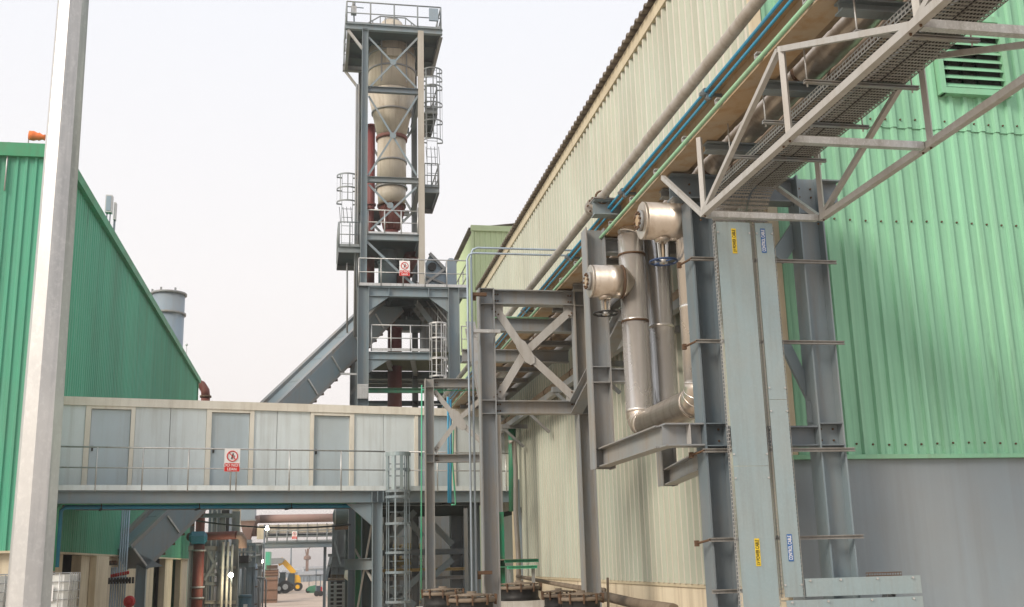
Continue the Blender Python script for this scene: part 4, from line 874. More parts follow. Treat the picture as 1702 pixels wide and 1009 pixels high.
# lagged pipes on the rack
def lagged(x, z, r, y0, y1, mat, label, pitch=.06, bands=True):
    t = thing('insulated_pipe', label, 'pipe', (x, (y0+y1)/2, z))
    n = int((y1-y0)/pitch); mb = MB(); prof = []
    for i in range(n+1): prof.append((i/n, r+(.003 if i % 2 else 0)+.0025*math.sin(i*1.7)))
    mb.lathe((x, y0, z), (x, y1, z), prof, 20); part('lagging', mb, M[mat], t)
    if bands:
        y = y0+.7
        while y < y1-.5: part('joint_band', MB().lathe((x, y-.02, z), (x, y+.02, z), [(0, r+.012), (1, r+.012)], 20), M['rusty'], t); y += 2.4
    return t
lagged(4.08, ZR+.19, .11, RN, 31, 'lagging', 'brown wire wrapped pipe nearest the rack edge beam')
lagged(4.42, ZR+.22, .145, RN, 31, 'stainless_dirty', 'silver jacketed pipe in the middle of the rack', .09)
lagged(4.76, ZR+.18, .12, RN, 31, 'lagging', 'brown wrapped pipe on the wall side of the rack')
# lower wall-side run seen through the X brace
lagged(5.0, 3+.70*5.0, .11, 12.2, 32, 'lagging', 'dark brown lagged pipe low along the beige wall behind the gantries')
single('cable_channel', MB().channel((4.74, 12.2, 3+.70*4.74-.05), (4.74, 32, 3+.70*4.74-.05), .12, .1), M['steel_brown'], 'brown cable channel beside the lagged pipe low on the beige wall', 'channel')
for y, lb_ in ((14.6, 'nearest the camera'), (17.4, 'second nearest'), (20.2, 'in the middle'), (23.0, 'second farthest'), (26, 'farthest, by the bridge')): single('wall_bracket', MB().bar((4.55, y, 6.2), (5.21, y, 6.2), .1, .1).bar((5.1, y, 5.7), (4.6, y, 6.16), .06, .06), M['steel_brown'], 'wall bracket under the lagged pipe on the beige wall, '+lb_, 'bracket', 'brackets on the beige wall')

# ---------------------------------------------------------------- truss carrying the cable trays
tl = thing('tray_truss', 'light square-tube truss hanging beneath the pipe rack with perforated trays inside', 'truss', (4.35, 7, 6.4))
XT0 = 3.72; XT1 = 4.96; zb0 = 3+.873*XT0; zt0 = ZR-.07
LT = M['steel_light']
def tb(a, b, s=.046, nm='diagonal', mat=None): part(nm, MB().bar(a, b, s, s), mat or LT, tl)
n1 = U(1168, 355, X=XT0).y; n1b = U(1305, 225, X=XT0).y; n2 = U(1520, 33, X=XT0).y
sp1 = n1-n1b; sp2 = n1b-n2
nodes = [n1, n1b, n2]; t1 = U(1291, 92, X=XT0); topn = t1.y
print('truss', nodes, topn, zb0, zt0)
for X in (XT0, XT1):
    part('bottom_chord', MB().bar((X, n1, zb0), (X, 2.4, zb0), .06, .06), LT, tl)
    dd = MB()
    per = n1-n2
    y = n1
    tb((X, n1, zb0), (X, n1+1.1, zt0))
    while y > 3.0:
        yt = y-per*.5+ (0 if X == XT0 else 0)
        tb((X, y, zb0), (X, yt+.0, zt0)); tb((X, yt-.02, zt0), (X, y-per, zb0))
        tb((X, y-.04, zb0+.03), (X, y-.04, zt0), nm='vertical_strut'); tb((X, yt-.06, zb0+.03), (X, yt-.06, zt0), nm='vertical_strut')
        y -= per
y = n1
while y > 2.9: part('cross_bar', MB().bar((XT0+.038, y, zb0), (XT1-.038, y, zb0), .06, .06), M['galv'], tl); y -= per/2
# trays
def perforated(parent, o, du, dv, nu, nv, pu, pv, mat, name='perforated_plate', lip=0.0, hu=.45, hv=.4):
    """plate of nu x nv cells (pu x pv), each with a rectangular slot through it"""
    o = Vector(o); du = Vector(du).normalized(); dv = Vector(dv).normalized(); mb = MB(); nn = du.cross(dv)
    for i in range(nu):
        for j in range(nv):
            off = (pu*.5 if False else 0)
            c = o+du*((i+.5)*pu)+dv*((j+.5)*pv); a, b, e, f_ = pu/2, pv/2, pu*hu/2*1.6, pv*hv/2*1.3
            P = [c-du*a-dv*b, c+du*a-dv*b, c+du*a+dv*b, c-du*a+dv*b, c-du*e-dv*f_, c+du*e-dv*f_, c+du*e+dv*f_, c-du*e+dv*f_]
            k = len(mb.v); mb.v += [tuple(p) for p in P]
            for q in ((0, 1, 5, 4), (1, 2, 6, 5), (2, 3, 7, 6), (3, 0, 4, 7)): mb.f.append(tuple(k+x for x in q)); mb.sm.append(False)
    return part(name, mb, mat, parent)
trays = []
ZT = 3+.905*4.17; yT0, yT1 = 3.0, 10.15
for x0_, x1_, lb in ((4.17, 4.55, 'wide perforated cable tray under the rack, nearest the street'), (4.575, 4.80, 'narrow perforated cable tray under the rack, on the wall side')):
    t = thing('cable_tray', lb, 'cable tray', ((x0_+x1_)/2, 7, ZT), 'perforated trays in the truss')
    nu = int((x1_-x0_)/.0255); nv = int((yT1-yT0)/.05)
    perforated(t, (x0_, yT0, ZT), (1, 0, 0), (0, 1, 0), nu, nv, (x1_-x0_)/nu, (yT1-yT0)/nv, M['galv_dark'])
    for x in (x0_, x1_):
        perforated(t, (x, yT0, ZT), (0, 1, 0), (0, 0, 1), nv, 2, (yT1-yT0)/nv, .04, M['galv_dark'] if x > x0_ or x0_ > 4.5 else M['galv'], 'perforated_side')
    cb_ = MB()
    for k in range(5): xx = x0_+.04+k*(x1_-x0_-.08)/4; cb_.cyl((xx, yT0, ZT+.035), (xx, yT1, ZT+.035), .016, n=6)
    part('cable_bundle', cb_, M['black'], t)
    # bend down into the vertical run, slotted like the rest
    R3 = .28; NB = 9; nb_ = max(4, int((x1_-x0_)/.028)); mb = MB()
    def bp3(x, f): a = math.pi/2*f/NB; return Vector((x, yT1+R3*math.sin(a), ZT-R3+R3*math.cos(a)))
    for i in range(NB):
        for k in range(nb_):
            xa_, xb2 = x0_+(x1_-x0_)*k/nb_, x0_+(x1_-x0_)*(k+1)/nb_; e1 = (xb2-xa_)*.16
            P = [bp3(xa_, i), bp3(xb2, i), bp3(xb2, i+1), bp3(xa_, i+1), bp3(xa_+e1, i+.25), bp3(xb2-e1, i+.25), bp3(xb2-e1, i+.75), bp3(xa_+e1, i+.75)]
            b_ = len(mb.v); mb.v += [tuple(p) for p in P]
            for q in ((0, 1, 5, 4), (1, 2, 6, 5), (2, 3, 7, 6), (3, 0, 4, 7)): mb.f.append(tuple(b_+x for x in q)); mb.sm.append(False)
    part('bend', mb, M['galv_dark'], t)
# unistrut hangers under trays
for i, (pa, pb) in enumerate((((1180, 260), (1361, 267)), ((1244, 203), (1430, 211)), ((1301, 135), (1513, 145)), ((1380, 53), (1609, 68)))):
    a = U(*pa, Z=ZT-.03); t = thing('tray_hanger', ('slotted strut under the trays, ' + ('lowest in view', 'second from the lower end', 'second from the upper end', 'uppermost in view')[i]), 'hanger', (4.4, a.y, ZT-.03), 'slotted struts under the trays')
    part('strut', MB().channel((3.9, a.y, ZT-.028), (4.92, a.y, ZT-.028), .03, .03), M['steel_brown'], t)
    for x in (3.94, 4.88): part('threaded_rod', MB().cyl((x, a.y+.015, ZT-.06), (x, a.y+.015, ZR-.0), .007, n=6), M['galv'], t)

# ---------------------------------------------------------------- vertical covered trays
VYt = 10.35
def quadplate(c4, th, mat, parent, name, nrm=(0, 1, 0)):
    n = Vector(nrm)*th; return part(name, MB().quadbox([c4[0], c4[1], c4[1]+n, c4[0]+n, c4[3], c4[2], c4[2]+n, c4[3]+n]), mat, parent)
def vtray(label, xa_, xb2, zsplit, zlow):
    t = thing('covered_cable_tray', label, 'cable tray', ((xa_+xb2)/2, VYt, zlow), 'vertical covered cable trays')
    ztp = U(1220, 369, Y=VYt).z
    zs = [zlow]+zsplit+[ztp]
    for a, b in zip(zs, zs[1:]):
        part('cover_plate', MB().box(xa_, xb2, VYt, VYt+.0025, a+.002, b-.002), M['galv_sheet'], t)
        bt = MB()
        for x in (xa_+.012, xb2-.012):
            for z in (a+.12, b-.12): bt.cyl((x, VYt, z), (x, VYt-.012, z), .011, n=6)
        part('cover_screws', bt, M['galv'], t, kind='stuff')
    for x in (xa_-.012, xb2+.012): perforated(t, (x, VYt-.005, zlow), (0, 0, 1), (0, 1, 0), int((ztp-zlow)/.04), 2, .04, .05, M['galv'], 'perforated_side')
    # upper bend seen as perforated plate facing the camera
    nu = max(4, int((xb2-xa_)/.028)); perforated(t, (xa_, yT1+.283, ztp), (1, 0, 0), (0, 0, 1), nu, max(1, int((ZT-.28-ztp)/.045)), (xb2-xa_)/nu, .045, M['galv_dark'], 'perforated_bend')
    return t
xL0, xL1 = U(1192, 400, Y=VYt).x, U(1248, 400, Y=VYt).x; xM0, xM1 = U(1257, 400, Y=VYt).x, U(1285, 400, Y=VYt).x
xs_a = (U(1192, 400, Y=VYt).x, U(1227, 1000, Y=VYt).x); 
print('tray x', xL0, xL1, xM0, xM1, U(1236, 1000, Y=VYt).x, U(1300, 1000, Y=VYt).x, U(1304, 960, Y=VYt).x, U(1334, 960, Y=VYt).x)
zj = U(1245, 774.6, Y=VYt).z; zlow1 = 1.6; zlow2 = U(1320, 993, Y=VYt).z
vt1 = vtray('wide vertical cable tray with steel cover and yellow power cable labels', xL0, U(1296, 1000, Y=VYt).x, [zj], zlow1)
vt2 = vtray('narrow vertical cable tray with steel cover and blue control cable labels', U(1302, 960, Y=VYt).x, U(1333, 960, Y=VYt).x, [U(1300, 664, Y=VYt).z], zlow2)
# labels
def cable_label(px, py0, py1, w_, word, mat, tmat, lab):
    a, b = U(px, py1, Y=VYt-.004), U(px, py0, Y=VYt-.004); c = (a+b)/2; c.x = (a.x+b.x)/2; L = b.z-a.z
    t = thing('cable_label', lab, 'label', c, 'cable labels')
    part('label_plate', MB().box(c.x-w_/2, c.x+w_/2, VYt-.005, VYt-.001, a.z, b.z), mat, t)
    o = text_mesh('lettering', word, w_*1.0, tmat, Vector((c.x, VYt-.006, c.z)), (0, 0, 1), (-1, 0, 0), t)
    wd_ = o.dimensions.x if o.dimensions.x else 1
    lo = min(v.co.x for v in o.data.vertices); hi = max(v.co.x for v in o.data.vertices); k = L*.9/(hi-lo)
    for v in o.data.vertices: v.co.x = (v.co.x-(lo+hi)/2)*k
cable_label(1220.5, 380, 421, .05, 'LV POWER CABLE', M['yellow_tape'], M['ink'], 'upper yellow label reading LV POWER CABLE on the wide tray')
cable_label(1269, 380, 420, .052, 'CONTROL CABLE', M['blue_tape'], M['sign_white'], 'upper blue label reading CONTROL CABLE on the narrow tray')
cable_label(1259.5, 895, 941, .05, 'LV POWER CABLE', M['yellow_tape'], M['ink'], 'lower yellow label reading LV POWER CABLE on the wide tray')
cable_label(1313.5, 888, 933, .052, 'CONTROL CABLE', M['blue_tape'], M['sign_white'], 'lower blue label reading CONTROL CABLE on the narrow tray')
# slotted cross channels fixed to the columns
for (py, xr_) in ((376+3, None), (432, 1), (568, 1), (749, 1), (897, 1), (983, 0)):
    if xr_ is None: continue
    pxa = 1140+(py-300)*.07
    z = U(1200, py, Y=AY-.15).z; xa_ = XA-.17 
    t = thing('slotted_channel', 'slotted channel bolted across the frame columns, %s' % {432: 'highest of the set', 568: 'second from the top', 749: 'level with the bracket beam', 897: 'beside the lower cable labels', 983: 'lowest, on the left column only'}[py], 'channel', (xa_, AY-.15, z), 'slotted channels on the portal frame')
    x1 = XB+.22 if xr_ else XA+.3
    part('channel', MB().channel((xa_, AY-.16, z), (x1, AY-.16, z), .04, .02, (0, 0, 1)), M['galv_dark'], t)
    if xr_: part('clamp', MB().cyl((XA-.16, AY-.17, z), (XA-.24, AY+.0, z-.03), .012, n=6).box(XA-.26, XA-.22, AY-.02, AY+.02, z-.06, z), M['rusty'], t)
# horizontal covered trays at the foot
xh0, xh1 = U(1337, 975, Y=VYt).x, U(1529, 975, Y=VYt).x; zh = [U(1430, p, Y=VYt-.02).z for p in (959, 989, 994, 1040)]
for i, (za, zb2, x0_, lb) in enumerate(((zh[1], zh[0], xh0, 'upper horizontal covered tray at the foot of the trays'), (zh[3], zh[2], U(1305, 1000, Y=VYt).x, 'lower horizontal covered tray at the foot of the trays'))):
    t = thing('covered_cable_tray', lb, 'cable tray', (x0_, VYt, za), 'horizontal covered cable trays')
    part('cover_plate', MB().box(x0_, xh1, VYt-.03, VYt-.028, za, zb2), M['galv_sheet'], t)
    part('tray_body', MB().box(x0_, xh1, VYt-.027, VYt+.12, za+.005, za+.01).box(x0_, xh1, VYt-.027, VYt+.12, zb2-.01, zb2-.005).box(xh1-.004, xh1, VYt-.027, VYt+.12, za+.011, zb2-.011), M['galv_sheet'], t)
    bt = MB()
    for f_ in (.04, .3, .62, .93): bt.cyl((x0_+(xh1-x0_)*f_, VYt-.03, zb2-.02), (x0_+(xh1-x0_)*f_, VYt-.045, zb2-.02), .012, n=6)
    part('cover_screws', bt, M['galv'], t, kind='stuff')
a = U(1440, 955, Y=VYt+.05); b = U(1500, 955, Y=VYt+.05); t = thing('tray_lip', 'short rusty perforated strip on the upper horizontal tray', 'strip', a); perforated(t, (a.x, VYt+.06, zh[0]), (1, 0, 0), (0, 0, 1), 14, 1, (b.x-a.x)/14, .04, M['rusty'])
single('tray_support_post', MB().ibeam((xh1-.25, VYt+.18, 0), (xh1-.25, VYt+.18, zh[0]-.03), .1, .1, (1, 0, 0), .01, .01), M['galv'], 'short galvanised post behind the horizontal trays', 'post')

# ---------------------------------------------------------------- insulated risers and valves
P1Y, P3Y, P2Y = 12.75, 11.12, 12.95
x1 = U(1057, 560, Y=P1Y).x; x3 = U(1158, 560, Y=P3Y).x; x2 = U(1100, 560, Y=P2Y).x
r1 = 46/2/F_PX*P1Y*1.03; r2 = 44/2/F_PX*P2Y*1.03; r3 = r1*.98
zbot = U(1060, 709, Y=P1Y).z
def pipe_run(t, name, path, r, mat, n=26): part(name, MB().tube(path, r, n), mat, t)
def arc(c, a, b, R_, n=6):   # quarter bend from direction a to b round corner c
    c = Vector(c); a = Vector(a); b = Vector(b); return [c-a*R_+a*R_*math.sin(math.pi/2*i/n)+b*R_*(1-math.cos(math.pi/2*i/n)) for i in range(n+1)]
ul = thing('insulated_expansion_loop', 'shiny insulated U-shaped pipe loop hanging on the bracket beside the dark column', 'pipe', (x1, 12, zbot))
ztop1 = U(1055, 392, Y=P1Y).z
dirn = (Vector((x3, P3Y, zbot+.09))-Vector((x1, P1Y, zbot))).normalized()
def seg_pipe(a, b, r, mat, parent, nm='jacket_section', L=.95):
    a = Vector(a); b = Vector(b); n = max(1, int(round((b-a).length/L)))
    for i in range(n):
        p, q = a.lerp(b, i/n), a.lerp(b, (i+1)/n); d_ = (q-p).normalized()
        part(nm, MB().lathe(p, q, [(0, r), (.97, r), (.971, r+.004), (1, r+.004)], 28), mat, parent)
    return
RB_ = r1*1.08
seg_pipe((x1, P1Y, ztop1), (x1, P1Y, zbot+RB_), r1, M['stainless'], ul, L=1.3)
bend = arc((x1, P1Y, zbot), (0, 0, -1), dirn, RB_, 5)
part('bend', MB().tube(bend, r1*1.005, 28), M['stainless_dirty'], ul)
e3 = Vector((x3, P3Y, zbot+.09)); 
seg_pipe(bend[-1], e3-dirn*RB_, r1, M['stainless_dirty'], ul, L=3)
bend2 = arc(e3, dirn, (0, 0, 1), RB_, 5)
part('bend', MB().tube(bend2, r1*1.005, 28), M['stainless_dirty'], ul)
for bb in (bend, bend2):
    for i in (0, 2, 3, 5):
        ax_ = (bb[min(i+1, 5)]-bb[max(i-1, 0)]).normalized(); part('bend_seam', MB().lathe(bb[i]-ax_*.006, bb[i]+ax_*.006, [(0, r1*1.02), (1, r1*1.02)], 28), M['stainless'], ul)
seg_pipe(bend2[-1], (x3, P3Y, U(1140, 385, Y=P3Y).z), r3, M['stainless'], ul, L=1.15)
part('top_elbow', MB().lathe((x1, P1Y, ztop1), (x1+.06, P1Y, ztop1+.17), [(0, r1+.006), (.1, r1+.006), (.6, r1*.85), (1, r1*.5)], 28), M['stainless'], ul)
part('top_spool', MB().tube([(x1+.05, P1Y, ztop1+.14), (x1+.12, P1Y+.1, ZR-.05), (x1+.25, P1Y+.3, ZR+.1)], .1, 16), M['stainless_dirty'], ul)
for py in (425, 535): z = U(1060, py, Y=P1Y).z; part('jacket_band', MB().lathe((x1, P1Y, z-.012), (x1, P1Y, z+.012), [(0, r1+.008), (1, r1+.008)], 28), M['rusty'], ul)
sp2_ = thing('insulated_riser', 'straight insulated riser standing behind the loop, between it and the beige wall', 'pipe', (x2, P2Y, 3.6))
seg_pipe((x2, P2Y, ZR-.05), (x2, P2Y, U(1105, 700, Y=P2Y).z), r2, M['stainless'], sp2_, L=1.25)
part('foot_bend', MB().tube([(x2, P2Y, U(1105, 700, Y=P2Y).z+.01), (x2, P2Y-.03, zbot+.05), (x2+.02, P2Y-.2, zbot-.05)], r2, 20), M['stainless_dirty'], sp2_)
def valve(label, axis_px, Y, x0p, x1p, rp, wheel_px, wheel_r, blue, cone_to=None):
    cy_ = axis_px; a = U(x0p, cy_, Y=Y); b = U(x1p, cy_, Y=Y); r = rp/F_PX*Y*1.04; a.z = b.z = (a.z+b.z)/2
    t = thing('insulated_valve', label, 'valve', a); X = Vector((1, 0, 0)); zc_ = a.z
    part('end_cap', MB().lathe((a.x, Y, zc_), (a.x+.03, Y, zc_), [(0, r-.006), (.2, r), (1, r)], 40, False), M['stainless_dirty'], t)
    part('jacket', MB().lathe((a.x+.031, Y, zc_), (b.x, Y, zc_), [(0, r), (.55, r), (.551, r+.004), (1, r+.004)], 32), M['stainless_dirty'], t)
    fl = part('blind_flange', MB().lathe((a.x-.035, Y, zc_), (a.x-.001, Y, zc_), [(0, r*.55), (1, r*.56)], 24), M['steel_brown'], t)
    bl_ = MB()
    for i in range(10): an = i*math.pi/5; bl_.cyl((a.x-.06, Y+math.cos(an)*r*.43, zc_+math.sin(an)*r*.43), (a.x-.034, Y+math.cos(an)*r*.43, zc_+math.sin(an)*r*.43), .014, n=6)
    part('bolts', bl_, M['rusty'], fl, kind='stuff')
    part('blind_disc', MB().lathe((a.x-.05, Y, zc_), (a.x-.034, Y, zc_), [(0, r*.3), (1, r*.3)], 20), M['steel_rust'], fl)
    if cone_to is not None: part('cone_jacket', MB().lathe((b.x+.001, Y, zc_), (cone_to, Y, zc_), [(0, r+.002), (.25, r*.9), (1, r*.12)], 24), M['stainless_dirty'], t); part('seam_band', MB().lathe((b.x-.012, Y, zc_), (b.x+.012, Y, zc_), [(0, r+.01), (1, r+.01)], 32), M['rusty'], t)
    else: part('rear_jacket', MB().lathe((b.x+.001, Y, zc_), (b.x+.14, Y, zc_), [(0, r+.002), (.4, r*.95), (1, r*.6)], 28), M['stainless_dirty'], t)
    wc = U(wheel_px[0], wheel_px[1], Y=Y); wc.y = Y
    xw = wc.x; zw = wc.z
    part('collar', MB().lathe((xw, Y, zc_-r+.01), (xw, Y, zc_-r-.035), [(0, r*.42), (.5, r*.42), (1, r*.3)], 20), M['stainless_dirty'], t)
    for dx in (-.05, .05): part('yoke', MB().bar((xw+dx, Y, zc_-r-.03), (xw+dx*.8, Y, zw+.03), .022, .03), M['stainless'], t)
    part('stem', MB().cyl((xw, Y, zc_-r-.02), (xw, Y, zw-.03), .014, n=8), M['steel_rust'], t)
    part('yoke_nut', MB().cyl((xw, Y, zw-.02), (xw, Y, zw+.04), .045, n=10), M['galv'], t)
    hw = part('handwheel', MB().ring((xw, Y, zw), (0, 0, 1), wheel_r, .013, 28, 8), M['wheel_blue'] if blue else M['ink'], t)
    for i in range(4): an = i*math.pi/2+.5; part('spoke', MB().bar((xw, Y, zw), (xw+math.cos(an)*wheel_r, Y+math.sin(an)*wheel_r, zw), .014, .016), M['wheel_blue'] if blue else M['ink'], hw)
    return t
valve('upper insulated valve with a blue handwheel against the dark column', 368, P3Y-.02, 1066, 1134, 33, (1103, 435), 24/F_PX*11*1.03, True)
valve('lower insulated valve with a black handwheel, cone ended, left of the loop', 468, P1Y-.1, 980, 1032, 28, (1007, 521), 21/F_PX*12.5*1.03, False, cone_to=U(1058, 468, Y=P1Y-.1).x)

# ---------------------------------------------------------------- bolt heads, rivets and small fittings
def bolts(parent, pts, r=.014, d=(0, -1, 0), mat='rusty', name='bolt_heads'):
    mb = MB(); d = Vector(d)
    for p in pts: p = Vector(p); mb.lathe(p, p+d*.014, [(0, r), (1, r*.9)], 6)
    part(name, mb, M[mat], parent, kind='stuff')
for (G, gy, xl_, xr_, zt_, zb2, cc) in ((g2, GY, g2l, g2r, ZR, zlb, C2), (g3, HY, g3l, g3r, ZR, zl3, C3)):
    pts = []
    for x, s in ((xl_, 1), (xr_, -1)):
        for z, sz in ((zt_-.32, -1), (zb2+.16, 1)):
            for i in range(3): pts.append((x+s*(.1+.045*i), gy-.03, z+sz*.04*i))
        for z in (zt_-.13, zb2):
            for i in (-1, 1): pts.append((x+s*.15, gy-.02, z+i*.05)); pts.append((x+s*.19, gy-.02, z+i*.05))
    for i in range(4):
        pass
    bolts(G, pts)
pts = []
for x in (XA, XB):
    for z in (ZR-.2, ZR-.1, zb_-.06, zb_+.06):
        for dx in (-.07, .07): pts.append((x+dx, AY-.012, z))
bolts(fa, pts, .012)
pts = []
for y in (n1, n1-per/2, n1-per, n1-per*1.5):
    for X in (XT0, XT1):
        for d_ in (-.06, .06): pts.append((X-.0, y+d_, zb0-.031))
bolts(tl, pts, .010, (0, 0, -1))
# ================================================================ SMALL PIPES AROUND THE GANTRIES
for i, (px, pyt, lb) in enumerate(((782.5, 421, 'grey conduit rising beside the gantry and turning right, the outer one'), (787.5, 412, 'grey conduit rising beside the gantry and turning right, the inner one'))):
    Yc = GY-.3+.05*i; x = U(px-1+i*2, 760, Y=Yc).x; z = U(800, pyt, Y=Yc).z; xe = U(965, 440, Y=Yc).x
    single('riser_conduit', MB().tube([(x, Yc, .1), (x, Yc, z-.1), (x+.03, Yc, z-.03), (x+.1, Yc, z), (x+1.0, Yc, z), (xe+.3, Yc, z)], .016, 8), M['conduit'], lb, 'conduit', 'tall conduits beside the gantry')
cz = [U(800, p, Y=GY-.2).z for p in (490, 551, 952)]
for i, z in enumerate(cz): single('conduit_clamp', MB().bar((g2l-.26, GY-.22, z), (g2l+.18-(.2 if i != 1 else 0), GY-.22, z), .05, .06).bar((g2l-.26, GY-.2, z-.04), (g2l-.18, GY-.2, z-.04), .1, .04), M['rusty'] if i != 1 else M['galv'], 'conduit clamp on the left gantry column, %s' % ('topmost', 'middle', 'lowest')[i], 'clamp', 'conduit clamps on the gantry')
single('thin_rail', MB().cyl(U(815, 527, Y=GY+.4), U(912, 529, Y=GY+.4), .015, n=6), M['mint_pipe'], 'thin pale rod across the top of the X brace', 'rod')
def pxline(pts, Y, r, mat, label, nm='pipe', cat='pipe', group=None, n=8): return single(nm, MB().tube([U(*p, Y=Y) for p in pts], r, n), mat, label, cat, group)
pxline([(701, 640), (700.5, 800), (700, 996)], HY-.25, .016, M['green_pipe'], 'vertical green pipe along the left column of the far gantry')
pxline([(701, 648), (755, 649), (800, 648)], HY+.2, .014, M['green_pipe'], 'short green pipe run under the far gantry beam')
pxline([(744.5, 660), (745.5, 760), (745.5, 836)], 25.2, .025, M['blue_pipe'], 'vertical blue conduit before the bridge, the left of the pair', 'conduit', 'conduit', 'vertical blue conduits')
pxline([(749, 664), (749.5, 760), (749, 836)], 25.3, .025, M['blue_pipe'], 'vertical blue conduit before the bridge, the right of the pair', 'conduit', 'conduit', 'vertical blue conduits')
pxline([(754, 700), (752, 770), (757, 830), (757, 839), (750, 839)], 25.2, .02, M['green_pipe'], 'thin bent green pipe right of the blue conduits')
pxline([(846, 735), (854, 733), (857, 780), (857, 850), (862, 930), (862, 968)], 26.2, .06, M['grey_pipe'], 'pale downpipe at the right end of the bridge', n=10)
pxline([(851, 690), (852, 850)], 26.9, .10, M['green_rail'], 'dark green drainpipe at the far corner of the beige wall', n=10)
single('corner_flashing', MB().box(RX-.1, RX-.02, YM-.05, YM+.22, 0, 5.0), M['steel_blue'], 'blue grey flashing on the far corner of the beige wall', 'trim')
single('corner_flashing', MB().box(RX-.16, RX-.07, YM+.24, YM+.5, 0, 5.0), M['beige_trim'], 'cream pilaster behind the flashing at the far corner of the beige wall', 'trim')
pxline([(1010, 960), (1011, 1009), (1011, 1012)], 16, .02, M['dusty'], 'short upright pipe by the fans')

# green shelf platform by the far corner
a, b = U(832, 930, Y=23.5), U(889, 930, Y=21.5); t = thing('green_platform', 'dusty green steel platform with a drip edge beside the downpipe', 'platform', (a.x, 22.5, 0))
zt_ = U(860, 929, Y=22).z; zt2 = U(860, 941, Y=22).z; xa1, xb1 = U(832, 930, Y=22).x, U(888, 930, Y=22).x
part('top_plate', MB().box(xa1, xb1, 21.6, 23.2, zt_-.02, zt_), M['dusty'], t)
part('top_edge', MB().channel((xa1, 21.58, zt_-.04), (xb1, 21.58, zt_-.04), .06, .04), M['green_rail'], t)
part('lower_plate', MB().box(xa1+.05, xb1-.03, 21.6, 23.2, zt2-.02, zt2), M['green_rail'], t)
part('lower_edge', MB().channel((xa1+.05, 21.57, zt2-.02), (xb1-.03, 21.57, zt2-.02), .06, .04), M['green_pipe'], t)
xq = U(836, 900, Y=23).x; part('post', MB().ibeam((xq, 23.22, 0), (xq, 23.22, U(836, 850, Y=23).z), .12, .1, (1, 0, 0), .01, .01), M['green_rail'], t)
for xx in (xa1+.1, xb1-.1): part('leg', MB().box(xx-.03, xx+.03, 21.62, 21.68, 0, zt2-.03), M['steel_brown'], t)

# cooling fan units: dust caked round cowls on white cabinets
def fan_unit(px0, px1, pyt, Y, label):
    a, b = U(px0, pyt+10, Y=Y), U(px1, pyt+10, Y=Y); xc, R = (a.x+b.x)/2, (b.x-a.x)/2; zt = U((px0+px1)/2, pyt+7, Y=Y).z; yc = Y+R
    t = thing('cooling_unit', label, 'cooling fan', (xc, yc, 0), 'dusty rooftop style cooling units by the beige wall')
    part('cabinet', MB().box(xc-R*1.15, xc+R*1.0, yc-R*1.05, yc+R*1.05, .1, zt-.24), M['cabinet'], t)
    part('cabinet_base', MB().box(xc-R*1.1, xc+R*.95, yc-R, yc+R, 0, .099), M['concrete'], t)
    for sx in (-.6, .05): part('grille', MB().box(xc+sx*R, xc+(sx+.5)*R, yc-R*1.05-.012, yc-R*1.05-.002, zt-.9, zt-.45), M['ink'], t)
    part('cowl', MB().lathe((xc, yc, zt-.239), (xc, yc, zt-.05), [(0, R*.93), (.3, R*.86), (.8, R*.86), (1, R*.95)], 28), M['ink'], t)
    part('rim', MB().lathe((xc, yc, zt-.065), (xc, yc, zt-.015), [(0, R*.97), (.2, R*1.0), (.8, R*1.0), (1, R*.95)], 28), M['dusty'], t)
    g = MB()
    for rr in (.25, .4, .55, .7, .85): g.ring((xc, yc, zt+.015+.03*(1-rr)), (0, 0, 1), R*rr, .009, 24, 5)
    for k in range(8): an = k*math.pi/4; g.bar((xc, yc, zt+.05), (xc+R*.95*math.cos(an), yc+R*.95*math.sin(an), zt+.005), .014, .03)
    part('fan_guard', g, M['dusty'], t)
    part('motor', MB().cyl((xc, yc, zt-.1), (xc, yc, zt+.07), R*.2, n=16), M['dusty'], t)
    part('fan_hub', MB().cyl((xc, yc, zt-.2), (xc, yc, zt-.11), R*.25, n=12), M['steel_dark'], t)
    for k in range(5): an = k*2*math.pi/5; part('fan_blade', MB().bar((xc+R*.25*math.cos(an), yc+R*.25*math.sin(an), zt-.15), (xc+R*.8*math.cos(an), yc+R*.8*math.sin(an), zt-.15), .02, R*.35), M['steel_dark'], t)
    for k in range(10):
        an = k*2*math.pi/10+.2; part('clip', MB().bar((xc+R*.99*math.cos(an), yc+R*.99*math.sin(an), zt-.1), (xc+R*1.02*math.cos(an), yc+R*1.02*math.sin(an), zt+.03), .03, .02), M['rusty'], t)
fan_unit(704, 776, 976, 17.2, 'dusty fan cowl on a white cabinet left of the near gantry column')
fan_unit(748, 832, 986, 14.4, 'dusty fan cowl low in front of the near gantry column')
fan_unit(833, 907, 966, 17.4, 'dusty fan cowl between the two near gantry columns, the farthest back')
fan_unit(907, 962, 979, 16.9, 'dusty fan cowl against the right gantry column')
fan_unit(938, 1011, 984, 14.6, 'dusty fan cowl at the foot of the beige wall, nearest the frame')
for pts, r, lb in (([(885, 963), (960, 975), (1005, 980), (1005, 1000)], .03, 'dusty pipe with an end leg along the cream wall foot'), ([(860, 958), (900, 966), (1000, 985)], .04, 'dusty pipe resting over the fans along the wall'), ([(1000, 990), (1060, 1004), (1120, 1013)], .08, 'fat dusty pipe along the wall foot behind the frame')):
    single('wall_foot_pipe', MB().tube([U(*p, X=RX-.5) for p in pts], r, 8), M['dusty'], lb, 'pipe')

